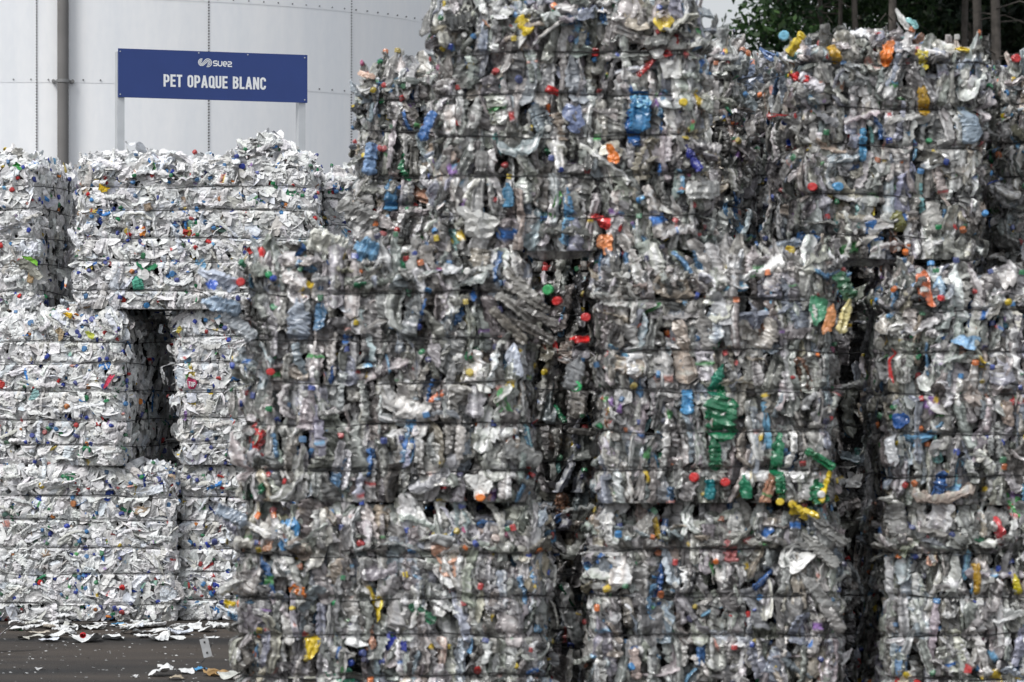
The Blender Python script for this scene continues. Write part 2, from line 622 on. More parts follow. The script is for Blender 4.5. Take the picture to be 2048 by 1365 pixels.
        for _ in range(nt):
            x = rng.uniform(-1, 1) * (self.hx + .01)
            y = -self.hy + (self.d - .08) * rng.random() ** 1.5
            z = float(self.ztop(np.array([x]), np.array([y]))[0])
            p = np.array([x, y, z + rng.exponential(.012) * self.tall_top - (.02 if self.tall_top < .5 else 0)])
            nn = np.array([rng.normal() * .25, rng.normal() * .25 - .15, 1.]); nn /= np.linalg.norm(nn)
            self.one(rng, p, nn, rng.exponential(.02), rng.uniform(0, 6.28), rng.normal() * .5, rng.normal() * .3, .03, True, False, .95)
        for _ in range(int(26 * det)):
            x, y = rng.uniform(-1, 1) * self.hx, -self.hy + self.d * rng.random() ** 2
            z = float(self.ztop(np.array([x]), np.array([y]))[0]) + .01
            self.cap(rng, np.array([x, y, z]), np.array([0, -.3, .95]), 0, True)
        # ragged vertical edges: pieces splaying out past the corner
        for sgn, rag in ((-1, rag_l), (1, rag_r)):
            ne = int((46 if clear else 40) * det * h * (.4 if rag < .012 else 1))
            for _ in range(ne):
                z = rng.uniform(.02, h)
                dz = np.min(np.abs(z - self.levels))
                if dz < .03:
                    z += .05 * rng.choice([-1, 1])
                    z = min(max(z, .02), h)
                y = -self.hy + rng.exponential(.10)
                x = sgn * self.hx
                d, gx, gy = self.sdf(np.array([x]), np.array([y]))
                nn = np.array([gx[0] + .2 * rng.normal(), gy[0] - .3, rng.normal() * .25]); nn /= np.linalg.norm(nn)
                out = float(self.lim(z)) - d[0] + rng.exponential(rag) * min(1, dz / .05)
                p = np.array([x + gx[0] * out, y + gy[0] * out, z])
                self.one(rng, p, nn, .02, rng.normal() * .9, rng.normal() * .8, rng.normal() * .6, .02 + rag * 2 * rng.random(), True, False, .8)

    def hero(self, px, py, colr, L, W, ang, kindp='tube', out=.0, alpha=1., tilt=0., nm=None):
        """a piece the photo shows at a certain spot of the front"""
        rng = self.rng
        Yf = self.org[1] - self.d / 2
        x = X(px, Yf) - self.org[0]; z = Z(py, Yf) - self.org[2]
        n = np.array([0, -1., 0])
        p = np.array([x, -self.hy - float(self.lim(np.clip(z, 0, self.h), x)) - out, z])
        if kindp == 'tube':
            P, Q = piece_tube(rng, L, W, .035, .09), Q_TUBE
        elif kindp == 'cap':
            P, Q = piece_cap(rng, W, L), Q_CAP
        else:
            P, Q = piece_sheet(rng, L, W, .09), Q_SHEET
        C = np.empty((len(P), 4)); C[:, :3] = colr; C[:, 3] = alpha
        C[:, :3] *= (1 + .1 * rng.normal(size=(len(P), 1)))
        V = self.place(P, p, n, -ang, rng.normal() * .2, tilt)
        if out < .02 and 0 < z < self.h:
            V = self.clamp(V, .02)
        self.pieces.append((V, Q, np.clip(C, .004, 1), 'bottle_cap' if kindp == 'cap' else 'crushed_bottle', 99, nm))

    # --- objects
    def emit(self, parts):
        mat = M_CLEAR if self.kind == 'clear' else M_WHITE
        for name, limit in (('crushed_bottle', parts[0]), ('bottle_cap', parts[1])):
            cand = []
            for i, pc in enumerate(self.pieces):
                if pc[3] == name and pc[4] > 0:
                    c = pc[0].mean(0)
                    cr, sr = math.cos(self.rotz), math.sin(self.rotz)
                    g = (self.org[0] + c[0] * cr - c[1] * sr, self.org[1] + c[0] * sr + c[1] * cr, self.org[2] + c[2])
                    u, v = to_px(g)
                    if self.vis[0] < u < self.vis[2] and self.vis[1] < v < self.vis[3]:
                        cand.append((-pc[4], i))
            cand.sort()
            for _, i in cand[:limit]:
                V, Q, C, nm, sc, cn = self.pieces[i]
                self.pieces[i] = None
                c = V.mean(0)
                o = link(nm, mesh_from(nm, V - c, Q, C), mat, self.root, c)
                if cn:
                    o["label"] = (f"{cn} bottle cap" if nm == 'bottle_cap' else f"crushed {cn} plastic bottle")
            self.pieces = [p for p in self.pieces if p is not None]
        Vs, Qs, Cs, k = [], [], [], 0
        for V, Q, C, *_ in self.pieces:
            Vs.append(V); Qs.append(Q + k); Cs.append(C); k += len(V)
        me = mesh_from('compressed_plastic', np.concatenate(Vs), np.concatenate(Qs), np.concatenate(Cs))
        o = link('compressed_plastic', me, mat, self.root)
        o["kind"] = "stuff"

    def wires(self):
        rng = self.rng
        r = .003 if self.kind == 'clear' else .0026
        for zl in self.levels:
            pts = []
            n = 96
            per = [(-self.hx, -self.hy), (self.hx, -self.hy), (self.hx, self.hy), (-self.hx, self.hy)]
            ph = rng.random(3) * 6
            for e in range(4):
                a, b = np.array(per[e]), np.array(per[(e + 1) % 4])
                for t in np.linspace(0, 1, 24, endpoint=False):
                    q = a + (b - a) * t
                    d, gx, gy = self.sdf(np.array([q[0]]), np.array([q[1]]))
                    dz = .009 * math.sin(ph[0] + q[0] * 5 + q[1] * 4) + .004 * math.sin(ph[1] + q[0] * 13) + .002 * math.sin(ph[2] + q[0] * 41)
                    z = zl + dz
                    big = float(self.lim(zl, q[0])) + (.009 if self.kind == 'clear' else .007) + .005 * math.sin(ph[2] + q[0] * 17 + q[1] * 11) - d[0]
                    pts.append((q[0] + gx[0] * big, q[1] + gy[0] * big, z))
            mb = MB()
            mb.tube(pts, r, 6, closed=True)
            mb.build('baling_wire', M_WIRE, self.root, smooth=True)


# ------------------------------------------------------------------ bales
H = .985
GC = 'bales of pressed clear plastic bottles'
GW = 'bales of pressed white plastic bottles'
GREEN, DBLUE, BLUE, YEL, RED, ORG, WHT, GOLD, BLK = (.02, .2, .09), (.015, .03, .28), (.08, .3, .6), (.75, .55, .03), (.6, .02, .02), (.8, .22, .03), (.78, .78, .76), (.5, .3, .03), (.008, .008, .009)

# front row, ground layer and the layer on it
Y1 = 15.2
Bale('clear bottle bale on the asphalt at the left end of the front row', X(478, Y1), X(1096, Y1), Y1, 0, H - .028, 'clear', 11, group=GC,
     vis=(420, 1000, 1160, 1365), rag_l=.022, rag_r=.01, parts=(95, 60), tall_top=.2,
     heroes=[(785, 1285, DBLUE, .09, .085, .2, 'sheet', .005, 1, 0, 'dark blue'), (462, 1172, (.5, .5, .48), .11, .045, -1.1, 'tube', .03, .95, 0, None),
             (595, 1180, ORG, .06, .045, 1.2, 'sheet', .01, 1, 0, 'orange'), (835, 1035, WHT, .16, .05, .5, 'tube', .01, 1, 0, 'white'),
             (890, 1120, (.7, .4, .28), .13, .08, .2, 'sheet', .004, 1, 0, 'orange'), (600, 1022, YEL, .018, .018, 0, 'cap', .02, 1, 0, 'yellow'),
             (622, 1290, YEL, .09, .06, .3, 'sheet', .005, 1, 0, 'yellow'), (575, 1065, BLUE, .11, .08, .1, 'sheet', .004, .8, 0, 'light blue'),
             (460, 1205, YEL, .05, .018, 1.3, 'tube', .03, 1, 0, 'yellow'), (680, 1352, (.05, .3, .18), .1, .08, 1.3, 'sheet', .004, 1, 0, 'green'),
             (462, 1032, (.36, .42, .5), .13, .06, 1.2, 'tube', .02, .95, 0, None)])
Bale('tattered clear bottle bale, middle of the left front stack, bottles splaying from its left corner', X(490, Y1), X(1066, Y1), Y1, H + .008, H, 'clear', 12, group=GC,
     vis=(405, 480, 1160, 1020), rag_l=.04, rag_r=.008, parts=(95, 60), hump=[(-.5, .03, .25)],
     heroes=[(440, 560, (.62, .68, .8), .17, .06, 1.15, 'tube', .05, .95, .2, 'white and blue'), (430, 572, (.05, .14, .6), .05, .035, 1.1, 'sheet', .1, 1, 0, 'blue'),
             (446, 612, (.36, .46, .58), .16, .065, 1.35, 'tube', .04, .92, 0, 'blue'), (482, 655, (.42, .45, .48), .16, .06, .9, 'tube', .02, .9, 0, None),
             (486, 566, RED, .018, .018, 0, 'cap', .06, 1, 0, 'red'), (1010, 805, (.1, .33, .12), .09, .055, .3, 'sheet', .006, .95, 0, 'green'),
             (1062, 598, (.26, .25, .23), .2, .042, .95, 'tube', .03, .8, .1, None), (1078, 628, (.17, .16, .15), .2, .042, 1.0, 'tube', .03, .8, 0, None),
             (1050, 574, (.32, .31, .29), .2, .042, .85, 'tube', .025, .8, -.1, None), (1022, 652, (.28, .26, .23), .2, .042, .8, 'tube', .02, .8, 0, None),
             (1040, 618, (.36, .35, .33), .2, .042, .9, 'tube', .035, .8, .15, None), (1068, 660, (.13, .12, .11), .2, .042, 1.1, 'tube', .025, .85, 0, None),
             (1100, 580, (.04, .4, .12), .024, .022, .3, 'cap', .06, 1, 0, 'green'), (1118, 602, RED, .024, .02, .3, 'cap', .05, 1, 0, 'red'),
             (1035, 720, (.65, .7, .8), .12, .07, .15, 'sheet', .01, 1, 0, 'white'), (965, 965, WHT, .1, .09, .5, 'sheet', .006, 1, 0, 'white'),
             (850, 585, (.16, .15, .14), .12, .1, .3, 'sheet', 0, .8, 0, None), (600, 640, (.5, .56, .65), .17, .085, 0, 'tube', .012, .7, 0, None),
             (658, 488, (.75, .75, .68), .16, .09, 1.2, 'tube', .03, 1, .3, 'cream'), (735, 500, (.2, .4, .6), .1, .09, 1.2, 'tube', .04, .9, 0, 'blue'),
             (966, 995, ORG, .02, .02, 0, 'cap', .02, 1, 0, 'orange'), (545, 745, RED, .02, .018, 0, 'cap', .02, 1, 0, 'red')])
Bale('clear bottle bale on the asphalt between the two dark gaps of the front row', X(1178, Y1), X(1682, Y1), Y1 + .05, 0, H - .028, 'clear', 13, group=GC,
     vis=(1130, 1000, 1730, 1365), rag_l=.01, rag_r=.014, tall_top=.2, parts=(95, 60),
     heroes=[(1600, 1110, WHT, .2, .09, -.9, 'sheet', .012, 1, 0, 'white'), (1640, 1100, (.4, .4, .38), .2, .05, .8, 'tube', .02, .7, 0, None),
             (1655, 1060, (.3, .3, .29), .2, .045, .9, 'tube', .03, .7, 0, None), (1600, 1030, YEL, .08, .03, 1.2, 'tube', .015, 1, 0, 'yellow'),
             (1630, 1180, (.36, .36, .35), .2, .05, .7, 'tube', .02, .7, 0, None), (1660, 1230, (.3, .29, .28), .18, .05, .6, 'tube', .02, .7, 0, None),
             (1460, 1100, (.55, .2, .2), .12, .06, .1, 'tube', .004, .85, 0, 'red')])
Bale('clear bottle bale with a crushed dark green bottle in its face, middle of its stack', X(1192, Y1), X(1674, Y1), Y1, H + .004, H, 'clear', 14, group=GC,
     vis=(1120, 480, 1730, 1030), rag_l=.008, rag_r=.01, parts=(95, 60),
     heroes=[(1443, 828, GREEN, .22, .12, .0, 'tube', .012, .85, 0, 'dark green'), (1435, 760, (.02, .25, .16), .13, .045, -.35, 'tube', .01, .85, 0, 'green'),
             (1430, 905, (.015, .16, .07), .15, .05, .05, 'tube', .008, .85, 0, 'dark green'), (1555, 910, GREEN, .17, .05, -.1, 'tube', .01, .85, 0, 'green'),
             (1490, 975, (.02, .24, .12), .1, .045, .1, 'tube', .01, .85, 0, 'green'), (1560, 965, GREEN, .1, .04, .1, 'tube', .01, .85, 0, 'green'),
             (1635, 985, GREEN, .1, .07, .2, 'tube', .02, .85, 0, 'green'), (1420, 980, (.02, .25, .28), .08, .04, 0, 'tube', .01, .85, 0, 'teal'),
             (1640, 920, (.02, .2, .08), .14, .035, 1.0, 'tube', .02, .85, 0, 'green'), (1648, 975, YEL, .13, .022, -.35, 'tube', .03, 1, 0, 'yellow'),
             (1610, 1025, YEL, .12, .03, 1.25, 'tube', .03, 1, 0, 'yellow'), (1560, 1005, YEL, .016, .017, 0, 'cap', .02, 1, 0, 'yellow'),
             (1585, 1010, YEL, .016, .017, 0, 'cap', .02, 1, 0, 'yellow'), (1640, 990, WHT, .016, .016, 0, 'cap', .05, 1, 0, 'white'),
             (1160, 678, RED, .08, .03, 1.5, 'tube', .03, 1, 0, 'red'), (1172, 634, RED, .02, .02, 0, 'cap', .04, 1, 0, 'red'), (1152, 772, (.03, .5, .15), .02, .024, 0, 'cap', .03, 1, 0, 'green'),
             (1150, 745, (.3, .31, .32), .15, .07, -.35, 'tube', .02, .8, 0, None), (1635, 620, (.1, .35, .2), .1, .08, .1, 'sheet', .02, 1, 0, 'green and white'),
             (1660, 640, (.8, .35, .15), .13, .04, -.2, 'sheet', .02, 1, 0, 'orange'), (1690, 635, (.7, .62, .3), .14, .04, -.3, 'tube', .02, 1, 0, 'yellow'),
             (1690, 575, (.04, .14, .07), .12, .06, .5, 'tube', .02, .9, 0, 'dark green'), (1440, 620, (.6, .61, .63), .12, .1, .1, 'sheet', .015, .8, 0, None),
             (1375, 805, (.1, .33, .6), .1, .05, .0, 'tube', .006, .9, 0, 'blue'), (1230, 600, (.62, .62, .6), .12, .05, 1.5, 'tube', .01, .9, 0, None),
             (1450, 965, RED, .02, .02, 0, 'cap', .02, 1, 0, 'red'), (1388, 955, RED, .02, .02, 0, 'cap', .02, 1, 0, 'red')])
Y3 = 15.45
Bale('clear bottle bale on the asphalt at the right end of the front row', X(1762, Y3), X(2290, Y3), Y3, 0, .948, 'clear', 15, group=GC,
     vis=(1715, 985, 2048, 1365), rag_l=.01, tall_top=.2, parts=(80, 50),
     heroes=[(1955, 1160, GOLD, .13, .03, 0, 'tube', .012, .9, 0, 'gold'), (2035, 1170, (.6, .5, .02), .09, .03, .2, 'tube', .012, 1, 0, 'yellow'),
             (1912, 1197, BLK, .11, .07, 1.0, 'sheet', .012, 1, 0, 'black'), (1795, 1040, (.34, .34, .33), .13, .09, .2, 'tube', .02, .75, 0, None),
             (1815, 1000, (.55, .55, .52), .22, .05, 1.4, 'tube', .03, .9, .2, None), (2035, 1010, (.1, .4, .12), .12, .06, .3, 'tube', .02, 1, 0, 'green'),
             (2000, 1060, (.6, .05, .06), .09, .05, .3, 'sheet', .01, 1, 0, 'red')])
Bale('clear bottle bale at the right end of the front row, resting on a bottom bale', X(1774, Y3), X(2300, Y3), Y3, .975, .93, 'clear', 16, group=GC,
     vis=(1720, 520, 2048, 1010), rag_l=.008, parts=(80, 50),
     heroes=[(1850, 575, (.75, .2, .08), .12, .06, .0, 'sheet', .01, 1, 0, 'orange'), (1880, 575, (.35, .5, .65), .09, .05, .0, 'tube', .012, .9, 0, 'light blue'),
             (1935, 685, (.3, .5, .72), .1, .06, 1.2, 'sheet', .02, 1, 0, 'light blue'), (1800, 840, (.03, .12, .4), .07, .07, .2, 'sheet', .015, 1, 0, 'dark blue'),
             (1775, 895, (.7, .72, .75), .15, .06, .3, 'tube', .015, 1, 0, 'white and blue'), (1775, 730, RED, .12, .02, .1, 'sheet', .01, 1, 0, 'red')])

# third layer
YT = 15.25
Bale('topmost clear bottle bale, tallest of all, with a blue bottle near its right edge', X(868, YT), X(1412, YT), YT, 2 * H + .02, .985, 'clear', 17, group=GC,
     vis=(830, 0, 1480, 520), rag_l=.03, rag_r=.035, parts=(95, 60), hump=[(.1, .05, .4)],
     heroes=[(1280, 225, (.06, .25, .5), .16, .08, 0, 'tube', .012, .85, 0, 'blue'), (1265, 260, (.03, .12, .35), .15, .05, .2, 'tube', .008, .85, 0, 'dark blue'),
             (1285, 205, (.3, .6, .8), .05, .06, 0, 'sheet', .025, 1, 0, 'light blue'), (1050, 50, YEL, .08, .05, .7, 'tube', .01, 1, 0, 'yellow'),
             (1328, 45, YEL, .09, .06, 1.1, 'sheet', .015, 1, 0, 'yellow'), (1208, 488, (.85, .35, .15), .09, .055, .1, 'sheet', .02, 1, 0, 'orange'),
             (1345, 120, WHT, .16, .12, .3, 'sheet', .012, .9, 0, 'white'), (1365, 190, WHT, .13, .09, .3, 'sheet', .012, 1, 0, 'white'),
             (1040, 70, WHT, .1, .05, 0, 'sheet', .01, 1, 0, 'white'), (855, 250, (.07, .2, .5), .13, .04, -.4, 'tube', .02, .9, 0, 'blue'),
             (1110, 410, (.12, .5, .1), .1, .03, -.4, 'sheet', .01, 1, 0, 'bright green'), (1135, 410, (.1, .28, .5), .14, .04, .1, 'tube', .01, .9, 0, 'blue'),
             (1385, 320, (.02, .03, .25), .12, .035, .5, 'tube', .02, 1, 0, 'dark blue'), (1105, 180, RED, .05, .035, 1., 'sheet', .015, 1, 0, 'red'),
             (1015, 690 - 300, (.1, .28, .45), .1, .05, 0, 'tube', .005, .85, 0, 'blue'), (955, 440, (.62, .62, .6), .16, .12, 1.2, 'sheet', .03, .85, 0, None),
             (1367, 208, YEL, .018, .018, 0, 'cap', .04, 1, 0, 'yellow'), (1225, 300, (.78, .76, .65), .06, .1, .3, 'sheet', .015, 1, 0, 'cream'),
             (1224, 310, ORG, .08, .04, .2, 'sheet', .03, 1, 0, 'orange'), (1150, 235, (.2, .25, .42), .1, .08, .2, 'sheet', .01, .9, 0, 'blue')])
YT2 = 15.85
Bale('domed clear bottle bale before the forest, a yellow bottle poking from its upper left', X(1572, YT2), X(1950, YT2), YT2 - .02, 1.98, .87, 'clear', 18, rot=R(5), lev=[.12, .32, .53, .73, .91], group=GC,
     vis=(1500, 30, 1985, 530), rag_l=.04, rag_r=.035, parts=(95, 60), hump=[(0.02, .055, .26)], tall_top=1.2,
     heroes=[(1560, 92, YEL, .11, .04, -.6, 'tube', .06, 1, 0, 'yellow'), (1536, 76, (.2, .55, .75), .03, .022, 0, 'cap', .07, 1, 0, 'light blue'),
             (1745, 108, ORG, .1, .055, -.1, 'sheet', .015, 1, 0, 'orange'), (1818, 195, GOLD, .15, .045, .15, 'tube', .015, .9, 0, 'gold'),
             (1640, 110, GOLD, .08, .04, .4, 'tube', .01, 1, 0, 'yellow'), (1818, 118, (.55, .45, .05), .07, .04, 0, 'sheet', .01, 1, 0, 'yellow'),
             (1900, 97, YEL, .06, .02, 1.4, 'tube', .03, 1, 0, 'yellow'), (1910, 250, (.45, .55, .65), .16, .1, .4, 'tube', .015, .75, 0, 'light blue'),
             (1648, 375, (.08, .32, .6), .024, .024, 0, 'cap', .025, 1, 0, 'blue'), (1597, 376, RED, .02, .021, 0, 'cap', .02, 1, 0, 'red'),
             (1840, 490, WHT, .08, .05, .2, 'sheet', .012, 1, 0, 'white'), (1565, 160, RED, .09, .04, 1.3, 'tube', .04, 1, 0, 'red'),
             (1590, 170, (.7, .68, .72), .12, .05, 1.0, 'tube', .045, 1, 0, 'white'), (1700, 290, (.1, .3, .5), .14, .03, 0, 'tube', .01, .9, 0, 'blue'),
             (1780, 40, WHT, .1, .03, .5, 'sheet', .02, .9, 0, 'white'), (1800, 45, (.3, .6, .6), .06, .03, .8, 'sheet', .02, 1, 0, 'teal'),
             (1770, 440, (.2, .2, .06), .1, .06, .4, 'tube', .01, .95, 0, 'olive')])
YR = 16.25
Bale('clear bottle bale cut off by the right edge of the picture, top layer', X(2000, YR), X(2500, YR), YR, 1.925, .87, 'clear', 19, group=GC,
     vis=(1960, 90, 2048, 540), rag_l=.03, parts=(25, 15), heroes=[(2030, 118, RED, .02, .02, 0, 'cap', .05, 1, 0, 'red')])

# second row behind, third layer
YB = 17.2
Bale('lower clear bottle bale set back on the left of the tallest bale, beside the silo', X(722, YB), X(1130, YB), YB, 1.975, .93, 'clear', 21, group=GC,
     vis=(690, 110, 900, 500), rag_l=.05, parts=(60, 35),
     heroes=[(720, 222, BLK, .07, .045, .9, 'sheet', .03, 1, 0, 'black'), (745, 320, (.25, .4, .65), .15, .06, -.1, 'tube', .03, .85, 0, 'blue'),
             (785, 390, (.1, .26, .45), .15, .06, 0, 'tube', .012, .85, 0, 'blue'), (720, 430, (.42, .42, .41), .2, .1, .9, 'tube', .02, .7, 0, None),
             (740, 470, (.42, .42, .42), .2, .1, 1.1, 'tube', .03, .7, 0, None), (735, 150, (.7, .5, .4), .07, .03, 1.3, 'sheet', .03, 1, 0, 'pink')])
Bale('clear bottle bale half hidden behind the right edge of the tallest bale', X(1145, 17.2), X(1478, 17.2), 17.2, 1.98, 1.02, 'clear', 22, group=GC,
     vis=(1400, 20, 1500, 500), rag_r=.05, parts=(40, 25), hump=[(-.2, .05, .2)])
Bale('shaded clear bottle bale set back in the pocket between the tallest and the domed bale', X(1484, 18.2), X(1990, 18.2), 18.2, 1.975, 1.02, 'clear', 23, group=GC,
     vis=(1450, 80, 2000, 500), rag_l=.04, parts=(60, 40),
     heroes=[(1508, 125, (.7, .3, .2), .02, .022, 0, 'cap', .02, 1, 0, 'orange'), (1550, 115, (.12, .2, .4), .16, .04, 1.1, 'tube', .03, .9, 0, 'blue'),
             (1500, 150, (.3, .36, .48), .14, .1, .6, 'tube', .02, .8, 0, 'blue')])
# second row behind, lower two layers: only glimpsed through the dark gaps
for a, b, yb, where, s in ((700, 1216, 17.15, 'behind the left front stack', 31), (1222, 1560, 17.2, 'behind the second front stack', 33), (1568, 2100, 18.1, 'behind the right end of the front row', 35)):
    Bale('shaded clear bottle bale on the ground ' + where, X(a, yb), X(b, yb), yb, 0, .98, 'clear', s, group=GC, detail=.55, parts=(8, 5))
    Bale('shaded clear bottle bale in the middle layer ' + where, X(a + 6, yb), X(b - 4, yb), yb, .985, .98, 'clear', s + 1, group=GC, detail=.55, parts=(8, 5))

# white bales, in focus
YW = 24.4
Bale('white bottle bale on the asphalt at the left edge, lowest of its stack', X(-190, YW), X(350, YW), YW, 0, .985, 'white', 41, group=GW, vis=(0, 935, 360, 1260), parts=(95, 80), detail=1.1)
Bale('white bottle bale at the left edge with a dark shaded right end, middle layer', X(-230, YW), X(285, YW), YW + .08, .99, .985, 'white', 42, rot=R(-12), group=GW, vis=(0, 620, 350, 950), parts=(95, 80), detail=1.1,
     heroes=[(268, 762, (.6, .06, .12), .1, .03, -.5, 'sheet', .02, 1, 0, 'red'), (228, 670, (.55, .6, .1), .06, .04, .8, 'sheet', .03, 1, 0, 'yellow'),
             (165, 668, (.45, .35, .22), .07, .05, .3, 'sheet', .02, 1, 0, 'brown'), (5, 710, (.7, .35, .2), .08, .05, .3, 'sheet', .02, 1, 0, 'orange'),
             (180, 630, (.75, .5, .03), .06, .03, 1.3, 'tube', .04, 1, 0, 'yellow'), (112, 790, (.25, .42, .42), .09, .04, -.5, 'sheet', .02, 1, 0, 'pale green')])
Bale('white bottle bale on the asphalt right of the low seam, partly behind the clear bales', X(352, YW), X(840, YW), YW + .12, 0, .985, 'white', 43, group=GW, vis=(340, 935, 490, 1260), parts=(60, 40), detail=1.1)
BALE_TOP = Bale('white bottle bale right of the black gap, partly behind the clear bales', X(350, YW), X(850, YW), YW + .08, .99, .985, 'white', 44, group=GW, vis=(340, 625, 500, 950), parts=(60, 40), detail=1.1,
     heroes=[(385, 765, (.5, .06, .15), .07, .04, .2, 'sheet', .02, 1, 0, 'red'), (360, 660, (.6, .5, .1), .05, .025, -.6, 'sheet', .02, 1, 0, 'yellow')])
Bale('white bottle bale set back in the top left corner of the white stack', X(-330, 24.8), X(105, 24.8), 24.8, 1.98, .985, 'white', 45, rot=R(-8), group=GW, vis=(0, 290, 160, 640), parts=(70, 50), detail=1.1, rag_r=.05, tall_top=1.4,
     hump=[(.55, .04, .15)], heroes=[(100, 523, (.2, .5, .05), .1, .03, 1.0, 'sheet', .04, 1, 0, 'green'), (95, 540, (.3, .3, .26), .2, .07, 1.0, 'sheet', .03, 1, 0, 'grey'),
             (70, 335, (.04, .3, .06), .05, .035, .8, 'sheet', .02, 1, 0, 'green'), (95, 555, (.42, .3, .17), .09, .04, -.2, 'tube', .01, 1, 0, 'brown')])
Bale('wide white bottle bale below the blue sign, top layer, heaped on its upper right', X(152, YW), X(632, YW), YW, 1.98, .965, 'white', 46, group=GW, vis=(130, 260, 650, 640), parts=(98, 90), detail=1.1, tall_top=1.4,
     hump=[(.46, .1, .15), (.3, .02, .3)],
     heroes=[(275, 568, (.1, .42, .3), .09, .07, .2, 'tube', .015, 1, 0, 'green'), (205, 378, (.65, .45, .03), .07, .035, 1.2, 'sheet', .02, 1, 0, 'yellow'),
             (285, 465, (.7, .25, .05), .06, .04, 0, 'sheet', .015, 1, 0, 'orange'), (295, 415, (.36, .29, .22), .05, .05, .3, 'tube', .02, 1, 0, 'brown'),
             (160, 595, (.75, .77, .8), .1, .05, .7, 'sheet', .04, 1, 0, None), (150, 480, (.76, .77, .8), .13, .05, .6, 'sheet', .04, 1, 0, None)])
Bale('white bottle bale, top layer, right of the heaped one, meeting the clear bales', X(646, 24.9), X(1000, 24.9), 24.9, 1.98, .9, 'white', 47, group=GW, vis=(620, 310, 740, 500), parts=(30, 20), detail=1.0)

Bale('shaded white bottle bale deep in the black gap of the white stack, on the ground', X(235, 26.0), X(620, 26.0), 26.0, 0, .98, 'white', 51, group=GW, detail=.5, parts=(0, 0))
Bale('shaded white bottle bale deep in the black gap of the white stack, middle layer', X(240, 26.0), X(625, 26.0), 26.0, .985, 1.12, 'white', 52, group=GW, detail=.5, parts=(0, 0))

# ------------------------------------------------------------------ ground
def asphalt():
    m, nt, out = new_mat('asphalt')
    L = nt.links.new
    tc = N(nt, 'ShaderNodeNewGeometry')
    n1 = N(nt, 'ShaderNodeTexNoise'); n1.inputs['Scale'].default_value = .9; n1.inputs['Detail'].default_value = 6
    n2 = N(nt, 'ShaderNodeTexNoise'); n2.inputs['Scale'].default_value = 160; n2.inputs['Detail'].default_value = 3
    n3 = N(nt, 'ShaderNodeTexVoronoi'); n3.inputs['Scale'].default_value = 34
    mpg = N(nt, 'ShaderNodeMapping'); mpg.inputs['Scale'].default_value = (.35, 1.5, 1)
    L(tc.outputs['Position'], mpg.inputs['Vector']); L(mpg.outputs['Vector'], n1.inputs['Vector'])
    for n in (n2, n3): L(tc.outputs['Position'], n.inputs['Vector'])
    rp = N(nt, 'ShaderNodeValToRGB')
    rp.color_ramp.elements[0].position = .38; rp.color_ramp.elements[0].color = (.019, .0185, .0185, 1)
    rp.color_ramp.elements[1].position = .68; rp.color_ramp.elements[1].color = (.07, .057, .047, 1)
    L(n1.outputs['Fac'], rp.inputs['Fac'])
    mr = N(nt, 'ShaderNodeMapRange'); mr.inputs['From Min'].default_value = .3; mr.inputs['From Max'].default_value = .7
    mr.inputs['To Min'].default_value = .55; mr.inputs['To Max'].default_value = 1.45
    L(n2.outputs['Fac'], mr.inputs['Value'])
    sc = N(nt, 'ShaderNodeVectorMath', operation='SCALE')
    L(rp.outputs['Color'], sc.inputs[0]); L(mr.outputs['Result'], sc.inputs['Scale'])
    pr = N(nt, 'ShaderNodeBsdfPrincipled')
    pr.inputs['Roughness'].default_value = .75
    pr.inputs['Specular IOR Level'].default_value = .25
    L(sc.outputs['Vector'], pr.inputs['Base Color'])
    b = N(nt, 'ShaderNodeBump'); b.inputs['Strength'].default_value = .5; b.inputs['Distance'].default_value = .006
    L(n2.outputs['Fac'], b.inputs['Height']); L(b.outputs['Normal'], pr.inputs['Normal'])
    L(pr.outputs['BSDF'], out.inputs['Surface'])
    return m


mb = MB()
mb.add([(-400, -60, 0), (400, -60, 0), (400, 900, 0), (-400, 900, 0)], [(0, 1, 2, 3)])
tag(mb.build('ground', asphalt()), kind='structure')

# ------------------------------------------------------------------ litter on the asphalt
rl = np.random.default_rng(99)


def scrap(px, py, L, W, colr, ang, label, grp=None, cr=.09, lift=.012, kindp='sheet', up=.0):
    Y = FPX * CAM_H / (py - HORIZON)
    P = piece_sheet(rl, L, W, cr, .5, .45) if kindp == 'sheet' else piece_tube(rl, L, W, .03, cr)
    P[:, 2] *= .55
    ang += math.pi / 2
    c, s = math.cos(ang), math.sin(ang)
    P = np.stack([P[:, 0] * c - P[:, 1] * s, P[:, 0] * s + P[:, 1] * c, P[:, 2]], -1)
    P[:, 2] += up * P[:, 0]
    P[:, 2] -= P[:, 2].min() - .002
    C = np.empty((len(P), 4)); C[:, :3] = colr; C[:, 3] = 1
    C[:, :3] *= 1 + .06 * rl.normal(size=(len(P), 1))
    o = link('plastic_scrap', mesh_from('plastic_scrap', P, Q_SHEET if kindp == 'sheet' else Q_TUBE, np.clip(C, .004, 1)), M_WHITE, None, (X(px, Y), Y, 0))
    tag(o, label, 'scrap', grp)
    return o


W_ = (.76, .77, .77)
scrap(172, 1284, .16, .26, W_, .1, 'largest flat white plastic scrap on the asphalt, under a red cap')
o = link('bottle_cap', mesh_from('bottle_cap', piece_cap(rl, .019, .022) @ np.array([[1, 0, 0], [0, .3, -.95], [0, .95, .3]]), Q_CAP, np.tile([.62, .02, .03, 1.], (60, 1))), M_WHITE, None,
         (X(166, FPX * CAM_H / (1290 - HORIZON)), FPX * CAM_H / (1290 - HORIZON), .055))
tag(o, 'bright red bottle cap on top of the white scraps on the asphalt', 'bottle cap')
scrap(8, 1304, .2, .1, W_, .3, 'crumpled white plastic scrap on the asphalt at the left edge of the picture', up=.8)
scrap(322, 1352, .1, .2, W_, 2.9, 'creased white scrap with a navy edge lying nearest the bottom of the picture', up=.25)
scrap(352, 1360, .07, .1, (.45, .38, .28), .3, 'small beige scrap lying beside the creased white one at the bottom')
